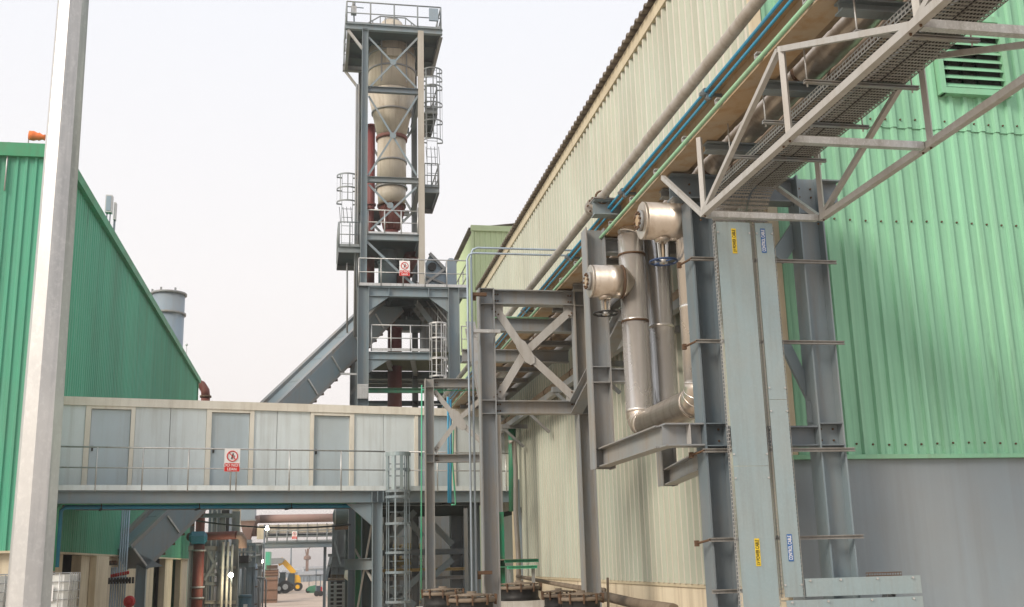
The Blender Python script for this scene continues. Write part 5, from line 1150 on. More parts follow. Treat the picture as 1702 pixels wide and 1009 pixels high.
# dark steelwork seen below the bridge, right of the caged ladder
DY = 31
t = thing('dark_process_frame', 'dark braced steel frame under the right half of the bridge', 'steel frame', U(700, 930, Y=DY))
zD = lambda py: U(700, py, Y=DY).z; xD = lambda px: U(px, 920, Y=DY).x
for px, w_ in ((645, .25), (690, .2), (759, .35)): part('column', MB().ibeam((xD(px), DY, 0), (xD(px), DY, zD(838)), w_, w_, (1, 0, 0)), M['steel_dark'], t)
for py, m_, h in ((918, 'steel_dark', .16), (947, 'sack', .08), (961, 'steel_brown', .1), (850, 'deck', .3)): part('beam', MB().ibeam((xD(612), DY-.2, zD(py)), (xD(770), DY-.2, zD(py)), h, .15), M[m_], t)
for a, b in (((660, 850), (610, 912)), ((668, 850), (702, 892)), ((720, 872), (752, 905)), ((752, 930), (715, 962)), ((706, 950), (640, 1009)), ((612, 958), (690, 1006)), ((690, 850), (640, 905))):
    part('diagonal_brace', MB().bar(U(*a, Y=DY-.3), U(*b, Y=DY-.3), .16, .06, (1, 0, 1)), M['steel_blue'], t)
part('backing_wall', MB().box(xD(630), xD(640)+3.2, DY+5, DY+5.1, 0, 5), M['steel_brown'], t)
# sacks and stacked beige bundles behind the ladder
for i, (px0, px1, py0, py1) in enumerate(((675, 702, 902, 912), (676, 703, 911, 920), (636, 660, 906, 919), (684, 703, 926, 934), (660, 684, 928, 940), (636, 656, 930, 948), (684, 703, 938, 950), (660, 680, 945, 957), (636, 655, 955, 985))):
    a, b = U(px0, py1, Y=32.5), U(px1, py0, Y=32.5); single('bulk_sack', MB().quadbox([(a.x, 32.5, a.z), (b.x, 32.4, a.z+.02), (b.x, 33.3, a.z), (a.x, 33.3, a.z), (a.x+.05, 32.55, b.z), (b.x-.06, 32.5, b.z-.03), (b.x-.05, 33.2, b.z), (a.x+.05, 33.2, b.z)]), M['sack'] if i % 2 == 0 else M['cream'], 'dusty bundle on the racking seen through the caged ladder, %s' % ('topmost right', 'second from the top right', 'topmost left', 'right, at the middle beam', 'centre, at the middle beam', 'left, at the middle beam', 'right, below the middle beam', 'centre, below the middle beam', 'lowest on the left')[i], 'sack', 'bundles on the racking behind the ladder')
rk2 = thing('storage_racking', 'steel racking holding beige bundles behind the caged ladder', 'rack', U(670, 960, Y=33))
for py in (920, 941, 957, 986): z = U(670, py, Y=32.9).z; part('shelf', MB().box(xD(612), xD(712), 32.4, 33.4, z-.05, z-.012), M['steel_brown'], rk2)
for px in (640, 662, 682, 703): x = U(px, 940, Y=33.3).x; part('upright', MB().bar((x, 33.45, 0), (x, 33.45, 4.6), .08, .08, (1, 0, 0)), M['steel_light'], rk2)
for (px, h), lb_ in zip(((650, .9), (657, .9), (664, .9), (686, 1.2), (694, 1.0)), ('leftmost', 'second from left', 'in the middle', 'fourth from left', 'rightmost')):
    a = U(px, 905 if px < 670 else 999, Y=34); single('upright_pipe', MB().cyl((a.x, 34, a.z-h), (a.x, 34, a.z), .07, n=10).cyl((a.x, 34, a.z-.05), (a.x, 34, a.z+.0), .1, n=10), M['sack'], 'short upright pipe stub standing behind the caged ladder, '+lb_, 'pipe', 'pipe stubs behind the ladder')
q = U(857, 640, Y=28)

# ================================================================ BEYOND THE UNDERPASS
# left side process steel, Y about 55-70
RYp = 58.5
x = U(333, 870, Y=RYp).x; xt_ = U(342, 650, Y=RYp).x; r = 14/2/F_PX*RYp
t = thing('red_riser_pipe', 'tall red pipe that bends over behind the green hall above the bridge', 'pipe', (x, RYp, 0)); zt_ = U(340, 640, Y=RYp).z
part('riser', MB().cyl((x, RYp, 0), (x, RYp, zt_-.6), r, n=20), M['red_oxide'], t)
part('bend', MB().tube([(x, RYp, zt_-.6), (x-.03, RYp, zt_-.3), (x-.22, RYp, zt_), (x-.55, RYp, zt_+.15), (x-2.2, RYp, zt_+.15)], r, 18), M['red_oxide'], t)
for z in (2.2, 4.4, zt_-.62): part('flange', MB().cyl((x, RYp, z-.05), (x, RYp, z+.05), r+.07, n=20), M['rusty'], t)
YH = 52.5
t = thing('red_header_pipe', 'horizontal faded red pipe with a teal valve below the bridge', 'pipe', U(360, 890, Y=YH))
zz = U(360, 890, Y=YH).z; x0_, x1_ = U(316, 884, Y=YH).x, U(398, 890, Y=YH).x; r = 6.4/F_PX*YH
part('pipe', MB().cyl((x0_-.2, YH+1.5, zz), (x1_-.1, YH, zz), r, n=16), M['red_oxide'], t)
part('elbow', MB().tube([(x1_-.12, YH, zz), (x1_+.05, YH, zz-.03), (x1_+.15, YH+.1, zz-.2), (x1_+.16, YH+.1, zz-.6)], r, 12), M['pink_duct'], t)
v0 = U(329, 894, Y=YH-.3); part('valve_body', MB().lathe((v0.x-.4, YH-.2, v0.z), (v0.x+.4, YH-.2, v0.z), [(0, .14), (.15, .3), (.85, .3), (1, .16)], 6, False), M['teal_valve'], t)
part('drop_pipe', MB().cyl((U(331, 905, Y=YH).x, YH, 0.1), (U(331, 905, Y=YH).x, YH, v0.z-.28), .25, n=16), M['red_oxide'], t)
for py in (915, 976, 994): z = U(330, py, Y=YH).z; part('flange', MB().cyl((U(331, 905, Y=YH).x, YH, z-.04), (U(331, 905, Y=YH).x, YH, z+.04), .33, n=16), M['steel_brown'], t)
# steel frame left
FY = 54
def frame_bg(name, label, Y, posts, beams, braces, mat, cat='steel frame', depth=3, pmat_=None):
    t = thing(name, label, cat, U(posts[0][0], 960, Y=Y))
    for px, w_, pyt in posts:
        x = U(px, 940, Y=Y).x; part('post', MB().ibeam((x, Y, 0), (x, Y, U(px, pyt, Y=Y).z), w_, w_, (1, 0, 0)), M[mat], t)
    for px0, px1, py, h, m_ in beams:
        a, b = U(px0, py, Y=Y-.1), U(px1, py, Y=Y-.1); part('beam', MB().ibeam(a, b, h, h*.7), M[m_ or mat], t)
    for a, b, w_ in braces: part('brace', MB().bar(U(*a, Y=Y-.15), U(*b, Y=Y-.15), w_, .05, (1, 0, 1)), M[mat], t)
    return t
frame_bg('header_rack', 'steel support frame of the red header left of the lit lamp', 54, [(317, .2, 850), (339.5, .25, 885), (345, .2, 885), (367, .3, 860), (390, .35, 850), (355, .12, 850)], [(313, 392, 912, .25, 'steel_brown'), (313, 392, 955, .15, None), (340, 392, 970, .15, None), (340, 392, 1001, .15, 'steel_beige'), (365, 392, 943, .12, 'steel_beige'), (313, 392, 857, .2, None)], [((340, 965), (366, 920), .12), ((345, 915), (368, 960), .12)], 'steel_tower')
for i, (px, pyt) in enumerate(((370, 901), (378, 901), (385, 905))):
    x = U(px, 950, Y=53).x; single('lagged_riser', MB().cyl((x, 53, 0), (x, 53, U(px, pyt, Y=53).z), .062-.006*i, n=12), M['cream'], 'lamp lit yellowish riser pipe by the first lamp, %s' % ('left', 'middle', 'right')[i], 'pipe', 'yellowish riser pipes by the lamp')
# louvre-ish duct bank and ribbed panels left behind
a, b = U(345, 905, Y=62), U(382, 848, Y=62); t = thing('ribbed_filter_housing', 'grey ribbed filter housing behind the red header pipe', 'machine', (a.x, 62, 0))
part('casing', MB().box(a.x, b.x, 62, 64, a.z-.6, b.z+.8), M['stack'], t)
for i in range(9): xx = a.x+(i+.5)*(b.x-a.x)/9; part('rib', MB().box(xx-.04, xx+.04, 61.9, 62, a.z-.5, b.z+.8), M['galv'] if i % 2 else M['steel_dark'], t)
part('window_grid', MB().box(a.x+.7, a.x+1.1, 61.8, 61.9, a.z+.5, b.z), M['ink'], t)
for xx in (a.x+.1, b.x-.1): part('leg', MB().ibeam((xx, 62.5, 0), (xx, 62.5, a.z-.6), .25, .25, (1, 0, 0)), M['steel_dark'], t)
a, b = U(381, 884, Y=64), U(398, 848, Y=64); single('white_duct', MB().box(a.x, b.x, 64, 65.5, a.z, b.z+1).box(a.x+.2, b.x-.2, 64.2, 65.3, 0, a.z-.001), M['plinth'], 'pale square duct standing behind the red header pipe', 'duct')
# hopper and beige duct crossing the street
Y2 = 76
t = thing('grey_hopper', 'grey steel hopper at the left end of the crossing duct', 'hopper', U(411, 860, Y=Y2))
a, b = U(399, 864, Y=Y2), U(424, 846, Y=Y2)
part('bin', MB().box(a.x, b.x, Y2, Y2+2, a.z, b.z+.8), M['stack'], t); part('bin_flange', MB().box(a.x-.08, b.x+.08, Y2-.08, Y2+2.05, a.z-.08, a.z-.001), M['steel_brown'], t)
w_ = (b.x-a.x); part('hopper_cone', MB().quadbox([(a.x+w_*.3, Y2+.5, a.z-1.3), (b.x-w_*.3, Y2+.5, a.z-1.3), (b.x-w_*.3, Y2+1.5, a.z-1.3), (a.x+w_*.3, Y2+1.5, a.z-1.3), (a.x, Y2, a.z-.081), (b.x, Y2, a.z-.081), (b.x, Y2+2, a.z-.081), (a.x, Y2+2, a.z-.081)]), M['pink_duct'], t)
part('stand', MB().box(a.x+.2, b.x-.2, Y2+.5, Y2+1.5, 0, a.z-1.31), M['steel_dark'], t)
t = thing('crossing_duct', 'round faded red duct and boxed beige duct crossing high over the street', 'duct', U(490, 875, Y=Y2))
a, b = U(432, 864, Y=Y2+1), U(560, 864, Y=Y2+1); r = 5.5/F_PX*Y2
part('round_duct', MB().cyl((a.x, Y2+1, a.z+.05), (b.x+1, Y2+1, a.z+.05), r+.05, n=18), M['pink_duct'], t)
part('duct_bend', MB().tube([(a.x+.05, Y2+1, a.z+.05), (a.x-.25, Y2+1, a.z+.02), (a.x-.45, Y2+1, a.z-.25), (a.x-.45, Y2+1, a.z-1.1)], r+.05, 16), M['pink_duct'], t)
a, b = U(430, 884, Y=Y2), U(560, 870.5, Y=Y2)
for i in range(8):
    xx0 = a.x+(b.x-a.x)*i/8; xx1 = a.x+(b.x-a.x)*(i+1)/8; part('duct_box', MB().box(xx0+.01, xx1-.06, Y2, Y2+1.6, a.z-.1+.0*i, b.z), M['vessel'], t); part('duct_rib', MB().box(xx1-.058, xx1+.008, Y2-.06, Y2+1.65, a.z-.14, b.z+.04), M['steel_brown'], t)
part('lower_duct', MB().box(a.x+.3, b.x, Y2+.4, Y2+1.4, U(490, 892.5, Y=Y2+.4).z, a.z-.15), M['steel_dark'], t)
part('duct_drop', MB().box(a.x-.1, a.x+.45, Y2-.3, Y2-.05, a.z-.5, b.z-.1), M['beige_trim'], t)
# walkway bridge under it
t = thing('service_walkway', 'far steel service walkway with railing crossing below the ducts', 'walkway', U(490, 907, Y=Y2-1))
YW = Y2-1; a, b = U(412, 907, Y=YW), U(560, 905, Y=YW); zw = (a.z+b.z)/2
part('main_beam', MB().ibeam((a.x, YW, zw), (b.x, YW, zw), .34, .25), M['steel_dark'], t); part('main_beam', MB().ibeam((a.x, YW+1.2, zw), (b.x, YW+1.2, zw), .34, .25), M['steel_dark'], t)
part('deck', MB().box(a.x, b.x, YW+.1, YW+1.1, zw+.18, zw+.21), M['steel_tower'], t)
xw0 = U(443, 900, Y=YW).x; railing(t, (xw0, YW, zw+.2), (b.x, YW, zw+.2), 8, .75, M['steel_tower'], .03)
railing(t, (xw0, YW+1.2, zw+.2), (b.x, YW+1.2, zw+.2), 8, .75, M['steel_tower'], .03, toe=False)
for px in (540, 421): x = U(px, 940, Y=YW).x; part('column', MB().ibeam((x, YW+.5, 0), (x, YW+.5, zw-.17), .2, .2, (1, 0, 0)), M['steel_dark'], t)
lean_sign(U(489.5, 889.5, Y=YW-.1), (1, 0, 0), 8/F_PX*YW, 'no leaning sign on the far service walkway over the street')
# lamps (lit)
for i, (px, py, Y, lb) in enumerate(((444, 878, 72, 'lit floodlight high before the crossing duct'), (435, 933, 74, 'lit floodlight on the left frame, the upper of the close pair'), (431, 941, 73, 'lit floodlight on the left frame, the lower of the close pair'), (383.6, 956, 52, 'brightest lit floodlight among the pipes on the left'))):
    q = U(px, py, Y=Y); t = thing('lit_floodlight', lb, 'lamp', q, 'lit lamps beyond the underpass'); rr = (3.4 if i in (0, 3) else 2.6)/F_PX*Y
    part('housing', MB().lathe(q+Vector((0, .16, .04)), q+Vector((0, 0, 0)), [(0, rr*.6), (1, rr*1.15)], 12), M['steel_dark'], t)
    part('lens', MB().lathe(q+Vector((0, -.005, 0)), q+Vector((0, -.05, -.01)), [(0, rr*1.05), (.6, rr*.9), (1, rr*.3)], 14), M['lamp'], t)
    part('bracket', MB().cyl(q+Vector((0, .1, 0)), q+Vector((.05, .3, -.5)), .03, n=6), M['steel_dark'], t)
    ld = bpy.data.lights.new('lamp_light', 'POINT'); ld.energy = 60 if i < 3 else 110; ld.color = (1, .88, .62); ld.shadow_soft_size = .1
    lo = bpy.data.objects.new('lamp_light', ld); COL.objects.link(lo); lo.location = q+Vector((0, -.3, -.05))
x = U(438.6, 920, Y=70).x; single('lamp_post', MB().cyl((x, 70, 0), (x, 70, U(438, 872, Y=70).z), .05, n=8).box(x-.2, x+.2, 69.8, 70.2, 0, .05), M['steel_dark'], 'slim dark post at the left kerb by the crates', 'post')
a = U(484, 914, Y=180); single('far_lamp_post', MB().cyl((a.x, 180, 0), (a.x, 180, U(484, 905, Y=180).z), .18, .1, n=8).box(a.x-.6, a.x+.6, 179.8, 180.2, U(484, 905, Y=180).z, U(484, 905, Y=180).z+.15), M['steel_dark'], 'far lamp post standing behind the yellow handler', 'post')
# sagging cable
pts = []
for i in range(15):
    f_ = i/14; px = 317+(582-317)*f_; py = 864+(872-864)*f_+ 9*(1-(2*f_-1)**2); pts.append(U(px, py, Y=50-8*f_))
single('sagging_cable', MB().tube(pts, .035, 6), M['ink'], 'black cable sagging across the opening below the bridge', 'cable')
# left mid structure: platform with railing, drum, machinery
t = frame_bg('pump_platform', 'small grey platform with machinery behind the first lamp', 60, [(395, .2, 900), (417, .3, 938), (422, .15, 905), (404, .1, 905), (411, .1, 905)], [(393, 424, 938, .3, 'stack'), (393, 424, 917, .08, 'galv'), (393, 424, 925, .08, 'galv'), (393, 424, 905, .12, None)], [], 'stack')
a = U(402, 930, Y=59.8); part('pump', MB().box(a.x-.35, a.x+.35, 59.6, 60.2, a.z-.2, a.z+.2), M['ink'], t)
for px in (400, 405, 410, 414): x = U(px, 970, Y=61).x; part('pipe', MB().cyl((x, 61, 0), (x, 61, U(px, 945, Y=61).z), .1, n=8), M['steel_brown'] if px % 2 else M['galv'], t)
a, b = U(396, 1009, Y=44), U(419, 988, Y=44); xc, R = (a.x+b.x)/2, (b.x-a.x)/2
t = thing('blue_drum', 'dark blue steel drum standing by the left kerb', 'drum', (xc, 44, 0)); zt_ = b.z
part('body', MB().lathe((xc, 44, .02), (xc, 44, zt_-.12), [(0, R*.93), (.02, R*.97), (.33, R*.97), (.35, R), (.37, R*.97), (.66, R*.97), (.68, R), (.70, R*.97), (1, R*.97)], 24), M['blue_drum'], t)
part('lid', MB().lathe((xc, 44, zt_-.119), (xc, 44, zt_), [(0, R), (.5, R*1.02), (1, R*.9)], 24), M['blue_drum'], t); part('paper_label', MB().box(xc-.05, xc+.1, 44-R-.006, 44-R+.02, zt_-.5, zt_-.35), M['white'], t)
# stacked crates
for i, (x0_, x1_, y0_, y1_, Y, lb) in enumerate(((443, 461, 940, 946, 102, 'top grey tarpaulined crate of the tall brown stack'), (440.5, 462, 946, 959, 101, 'upper brown crate of the tall stack left of the road'), (438.5, 461, 959, 984, 96, 'bottom brown crate of the tall stack left of the road'), (426, 438, 950, 962, 98, 'smaller brown crate left of the tall stack'))):
    a, b = U(x0_, y1_, Y=Y), U(x1_, y0_, Y=Y); t = thing('crate', lb, 'crate', (a.x, Y, max(0, a.z)), 'crates stacked beside the road'); z0_ = max(.02, a.z) if i != 2 else .02
    part('box', MB().box(a.x, b.x, Y, Y+2.2, z0_, b.z-.01), M['brown_box'] if i else M['steel_brown'], t)
    for k in range(3): part('batten', MB().box(a.x-.03, b.x+.03, Y-.05, Y-.002, z0_+(b.z-z0_)*(.1+.38*k), z0_+(b.z-z0_)*(.1+.38*k)+.08), M['rusty'], t)
a, b = U(426, 1000, Y=98), U(438, 962, Y=98); single('crate_platform', MB().box(a.x, b.x, 98, 100, 0, b.z-.02).box(a.x-.1, b.x+.1, 97.9, 100.1, b.z-.019, b.z-.005), M['steel_dark'], 'dark stand under the smaller brown crate', 'stand')
single('green_container', MB().box(U(441, 930, Y=125).x, U(448.5, 930, Y=125).x, 125, 130, .1, U(445, 917, Y=125).z).box(U(441, 930, Y=125).x+.1, U(448, 930, Y=125).x-.1, 125.2, 129.8, 0, .099), M['green_pipe'], 'pale green cabin behind the crate stack', 'cabin')
# telehandler
TYh = 138; th_x = lambda px: U(px, 965, Y=TYh).x; th_z = lambda py: U(488, py, Y=TYh).z
gz0 = th_z(979); 
t = thing('telehandler', 'yellow telescopic handler with its boom raised to the left over the road', 'handler', (th_x(488), TYh, 0))
def thz(py): return max(0.02, (th_z(py)-gz0))
for px, Y in ((481, TYh-1), (495, TYh-1), (482, TYh+1.2), (496, TYh+1.2)):
    x = th_x(px); r = .52; w = part('wheel', MB().lathe((x, Y-.2, r), (x, Y+.2, r), [(0, r*.9), (.15, r), (.85, r), (1, r*.9)], 22), M['tyre'], t); part('rim', MB().lathe((x, Y-.24, r), (x, Y-.19, r), [(0, r*.45), (1, r*.5)], 16), M['yellow'], w)
part('chassis', MB().box(th_x(477), th_x(499), TYh-.7, TYh+.9, .45, .95), M['dark_body'], t)
part('cab', MB().prism([(th_x(478.5), TYh-.75, .95), (th_x(489), TYh-.75, .95), (th_x(489.5), TYh-.75, thz(950)), (th_x(480.5), TYh-.75, thz(950)), (th_x(478), TYh-.75, thz(960))], (0, .9, 0)), M['glass'], t)
cf = MB()
for pxa_, za, pxb_, zb2 in ((478.5, .95, 478, thz(960)), (478, thz(960), 480.5, thz(950)), (489, .95, 489.5, thz(950)), (480.5, thz(949.6), 489.5, thz(949.6))): cf.bar((th_x(pxa_), TYh-.78, za), (th_x(pxb_), TYh-.78, zb2), .1, .1, (1, 0, .3))
part('cab_frame', cf, M['dark_body'], t)
part('engine_cover', MB().prism([(th_x(489.5), TYh-.7, .95), (th_x(500), TYh-.7, .95), (th_x(499.5), TYh-.7, thz(957)), (th_x(496), TYh-.7, thz(952)), (th_x(490), TYh-.7, thz(952))], (0, 1.6, 0)), M['yellow'], t)
A = Vector((th_x(489), TYh+.5, thz(949))); B_ = Vector((th_x(470.5), TYh+.5, thz(929)))
part('boom', MB().bar(A, B_, .62, .5, (1, 0, 1)), M['yellow'], t); part('boom_extension', MB().bar(B_+(B_-A).normalized()*.01, B_+(B_-A).normalized()*.5, .42, .35, (1, 0, 1)), M['yellow'], t)
C_ = Vector((th_x(462), TYh+.5, thz(934))); part('boom_head', MB().bar(B_+Vector((0, 0, -.1)), C_, .4, .4, (0, 0, 1)), M['yellow'], t)
part('load_basket', MB().prism([(th_x(449), TYh-.3, thz(934)), (th_x(468), TYh-.3, thz(932)), (th_x(473), TYh-.3, thz(925)), (th_x(468), TYh-.3, thz(923)), (th_x(449), TYh-.3, thz(923.5))], (0, 1.8, 0)), M['steel_tower'], t)
# dark tractor
YR = 128; rx = lambda px: U(px, 965, Y=YR).x; g0 = U(470, 981, Y=YR).z; rz_ = lambda py: max(.02, U(470, py, Y=YR).z-g0)
t = thing('dark_tractor', 'dark loader parked left of the yellow handler', 'tractor', (rx(469), YR, 0))
part('body', MB().prism([(rx(462), YR, .5), (rx(475), YR, .5), (rx(475.5), YR, rz_(962)), (rx(472), YR, rz_(957)), (rx(463), YR, rz_(955))], (0, 2, 0)), M['dark_body'], t)
part('cab', MB().prism([(rx(464), YR+.2, rz_(957)), (rx(474.5), YR+.2, rz_(959)), (rx(474), YR+.2, rz_(947)), (rx(465), YR+.2, rz_(947))], (0, 1.6, 0)), M['glass'], t); part('cab_roof', MB().box(rx(463.5), rx(475), YR+.1, YR+1.9, rz_(946.9), rz_(945.6)), M['dark_body'], t)
for px, r in ((464, .55), (474.5, .72)): w = part('wheel', MB().lathe((rx(px), YR-.3, r), (rx(px), YR+.1, r), [(0, r*.9), (.15, r), (.85, r), (1, r*.9)], 20), M['tyre'], t); part('rim', MB().lathe((rx(px), YR-.34, r), (rx(px), YR-.29, r), [(0, r*.4), (1, r*.45)], 14), M['galv'], w)
# small green machine and forklift right of the road
YG = 126; gx = lambda px: U(px, 980, Y=YG).x
t = thing('green_compactor', 'small green machine on the right of the road', 'machine', (gx(517), YG, 0)); part('body', MB().prism([(gx(510), YG, .25), (gx(525), YG, .25), (gx(524), YG, .85), (gx(513), YG, .7), (gx(511), YG, .55)], (0, 1.2, 0)), M['green_rail'], t); part('mast', MB().box(gx(513), gx(514), YG+.3, YG+.5, .86-.1, 1.9), M['ink'], t); part('roller', MB().cyl((gx(512), YG+.1, .3), (gx(512), YG+1.1, .3), .28, n=14), M['ink'], t); part('skid', MB().box(gx(514), gx(524.5), YG+.1, YG+1.1, .0, .249), M['green_rail'], t)
YK = 112; kx = lambda px: U(px, 980, Y=YK).x
t = thing('forklift', 'dark forklift with a red rear at the right edge of the road', 'forklift', (kx(528), YK, 0))
part('body', MB().box(kx(526), kx(533), YK, YK+1.6, .3, 1.0), M['dark_body'], t); part('counterweight', MB().box(kx(533.1), kx(535.5), YK, YK+1.6, .25, .9), M['red'], t)
for px in (525, 532.5): part('mast' if px < 530 else 'guard_post', MB().bar((kx(px), YK+.1, .1 if px < 530 else 1.0), (kx(px), YK+.1, 2.6 if px < 530 else 2.0), .1, .1, (1, 0, 0)), M['steel_dark'], t)
part('roof_guard', MB().box(kx(525.5), kx(533), YK, YK+1.5, 2.0, 2.08), M['ink'], t)
for px in (526.5, 533): part('wheel', MB().lathe((kx(px), YK-.15, .27), (kx(px), YK+.1, .27), [(0, .25), (.2, .27), (1, .27)], 14), M['tyre'], t)
# brown tower far away, low sheds
YB = 260; a = U(511, 955, Y=YB); bx_ = lambda px: U(px, 940, Y=YB).x; bzz = lambda py: U(511, py, Y=YB).z
t = thing('harbour_crane_tower', 'distant brown crane like tower in the haze above the road end', 'tower', (a.x, YB, 0))
part('shaft', MB().bar((bx_(510.5), YB, 0), (bx_(510.5), YB, bzz(928)), .65, .65, (1, 0, 0)), M['brown_far'], t); part('drum', MB().lathe((bx_(510.5), YB, bzz(931)), (bx_(510.5), YB, bzz(923)), [(0, .35), (.2, .85), (.7, .8), (1, .4)], 10, False), M['brown_far'], t)
part('head', MB().bar((bx_(510.5), YB, bzz(923)), (bx_(511.5), YB, bzz(912)), .55, .55, (1, 0, 0)), M['brown_far'], t); part('jib', MB().bar((bx_(511), YB, bzz(916)), (bx_(515), YB, bzz(909)), .25, .25), M['brown_far'], t); part('jib', MB().bar((bx_(509), YB, bzz(924)), (bx_(507), YB, bzz(913)), .2, .2), M['brown_far'], t)
for i, (x0_, x1_, py, Y) in enumerate(((497, 520, 961, 215), (517, 541, 958, 225), (446, 462, 955, 230), (470, 500, 955, 300), (505, 545, 946, 330))):
    a = U(x0_, py, Y=Y); b = U(x1_, py, Y=Y); h = max(1.2, a.z); t = thing('distant_shed', 'distant low grey shed in the haze, %s' % ('behind the handler', 'at the right road end', 'left of the handler', 'beyond the handler cab', 'farthest, by the water')[i], 'shed', (a.x, Y, 0), 'distant sheds')
    part('wall', MB().box(a.x, b.x, Y, Y+8, 0, h), M['stack'], t); part('roof', MB().prism([(a.x-.3, Y-.3, h), (b.x+.3, Y-.3, h), (b.x+.3, Y+4, h+.6), (a.x-.3, Y+4, h+.6)], (0, 0, .1)), M['steel_brown'], t)
    for k in range(4): part('door', MB().box(a.x+(k+.2)*(b.x-a.x)/4, a.x+(k+.6)*(b.x-a.x)/4, Y-.05, Y-.002, 0, h*.7), M['steel_dark'], t)
# right side beyond the underpass
YS = 60
t = frame_bg('right_process_frame', 'grey green steel frame with braced columns right of the street', YS, [(556, .3, 872), (563, .25, 872), (569.5, .3, 872), (577, .25, 872), (583, .2, 872)], [(553, 586, 874, .2, None), (545, 586, 923, .15, None), (545, 582, 941, .12, None), (549, 590, 959, .25, 'dusty')], [((572, 890), (584, 935), .1), ((556, 900), (566, 940), .1)], 'steel_tower')
part('deck', MB().box(U(546, 960, Y=YS).x, U(590, 960, Y=YS).x, YS-1, YS+2, U(560, 961, Y=YS).z-.1, U(560, 961, Y=YS).z), M['dusty'], t)
rx0, rx1 = U(546, 1000, Y=56).x, U(583, 1000, Y=56).x
t = thing('shelf_rack', 'green grey open shelf rack below the platform right of the street', 'rack', (rx0, 56, 0))
for px in (547, 557, 571, 582): x = U(px, 990, Y=56).x; part('post', MB().bar((x, 56, 0), (x, 56, U(px, 967, Y=56).z), .14, .14, (1, 0, 0)), M['steel_tower'], t)
for py in (972, 979, 986, 993, 1000, 1007): z = U(560, py, Y=56).z; part('shelf', MB().box(rx0, rx1, 55.9, 56.6, z-.03, z+.03), M['steel_brown'], t)
part('backing', MB().box(rx0, rx1, 57.0, 57.1, 0, U(560, 966, Y=57).z), M['ink'], t)
# drum shaped machine at the top right of the opening
a, b = U(553, 859, Y=54), U(590, 859, Y=54); t = thing('dark_drum_machine', 'dark round ended drum under the bridge at the right of the opening', 'machine', a)
part('shell', MB().lathe((a.x, 54, a.z), (b.x, 54, a.z), [(0, .15), (.05, .34), (.12, .4), (1, .4)], 20), M['deck'], t); part('end_ring', MB().ring((a.x+.12, 54, a.z), (1, 0, 0), .38, .04, 20, 6), M['steel_brown'], t); part('cradle', MB().box(a.x+.1, b.x, 53.8, 54.2, a.z-.62, a.z-.42), M['rusty'], t)
part('leg', MB().ibeam((b.x-.3, 54, 0), (b.x-.3, 54, a.z-.63), .3, .3, (1, 0, 0)), M['deck'], t)
single('beige_elbow', MB().tube([U(574, 946, Y=50), U(584, 947, Y=50), U(577, 952, Y=50), U(576, 958, Y=50), U(583, 963, Y=50), U(590, 966, Y=50)], .13, 10), M['cream'], 'dusty beige pipe elbow left of the green bridge post', 'pipe')
single('dark_panel_wall', MB().box(U(584, 940, Y=56).x, U(584, 940, Y=56).x+2.4, 56, 56.2, 0, 6.2).box(U(584, 940, Y=56).x+.2, U(584, 940, Y=56).x+.4, 55.9, 56, 0, 6.2), M['deck'], 'dark wall of the plant right of the street', 'wall')
single('stair_flight', MB().bar(U(543, 966, Y=66), U(552, 925, Y=66), .3, .05, (1, 0, 0)).bar(U(548, 966, Y=66), U(557, 925, Y=66), .3, .05, (1, 0, 0)), M['steel_dark'], 'steep dark stair stringers right of the street', 'stair')
# ---------------------------------------------------------------- conduits on the left building
LYc = 38.0
for i in range(4):
    px = 202+3.6*i; x = U(px+.5, 900, Y=34).x; a = U(207+3.2*i, 849, Y=34.5); c = U(199+3.8*i, 930, Y=34.5); e_ = U(196+4*i, 1009, Y=34.5)
    single('wall_conduit', MB().tube([(c.x, 34.5, 0), (c.x, 34.5, U(205, 835, Y=34.5).z)], .026, 8), M['conduit'], 'tall grey conduit rising to the bridge by the green wall, %s' % ('outer left', 'second from left', 'third from left', 'outer right')[i], 'conduit', 'tall conduits by the left green wall')
for i in range(4):
    c = U(184+3.9*i, 980, Y=34.5); single('short_conduit', MB().cyl((c.x, 34.5, 0), (c.x, 34.5, U(190, 943, Y=34.5).z), .026, n=8), M['conduit'], 'short grey conduit left of the tall bundle, %s' % ('outer left', 'second from left', 'third from left', 'outer right')[i], 'conduit', 'short conduits by the left green wall')
a, b = U(168, 938, Y=34.3), U(195, 938, Y=34.3); t = thing('conduit_bracket', 'upper black bracket holding the conduits on the left wall', 'bracket', a, 'conduit brackets')
part('bar', MB().bar(a, (b.x, 34.3, a.z), .06, .06), M['ink'], t)
for i in range(4): part('clip', MB().box(b.x-.35+i*.09, b.x-.29+i*.09, 34.25, 34.42, a.z-.0, a.z+.1), M['rusty'], t)
a, b = U(166, 966, Y=34.3), U(214, 966, Y=34.3); t = thing('conduit_bracket', 'lower black bracket with red tape holding the conduits on the left wall', 'bracket', a, 'conduit brackets')
part('bar', MB().bar((a.x, 34.35, a.z), (b.x, 34.35, a.z), .08, .06), M['ink'], t)
for i in range(11): part('clip', MB().box(a.x+.05+i*.085, a.x+.10+i*.085, 34.28, 34.42, a.z-.09, a.z+.09), M['ink'], t)
zt_ = U(200, 957, Y=34.4).z
for i in range(8): c = U(184+3.9*i, 980, Y=34.5); part('red_tape', MB().cyl((c.x, 34.5, zt_-.05+.012*i), (c.x, 34.5, zt_+.05+.012*i), .031, n=8), M['red'], t)
a = U(195, 882, Y=34.4)
q = U(215, 1000, Y=33.5); t = thing('red_valve', 'round red hydrant valve below the conduits by the left wall', 'valve', (q.x, 33.5, 0)); part('body', MB().sphere(q, .17, 14, 10), M['red'], t); part('standpipe', MB().cyl((q.x, 33.5, 0), (q.x, 33.5, q.z-.12), .07), M['red'], t); part('handwheel', MB().ring(q+Vector((0, -.17, 0)), (0, 1, 0), .12, .015, 16, 6), M['red'], t)
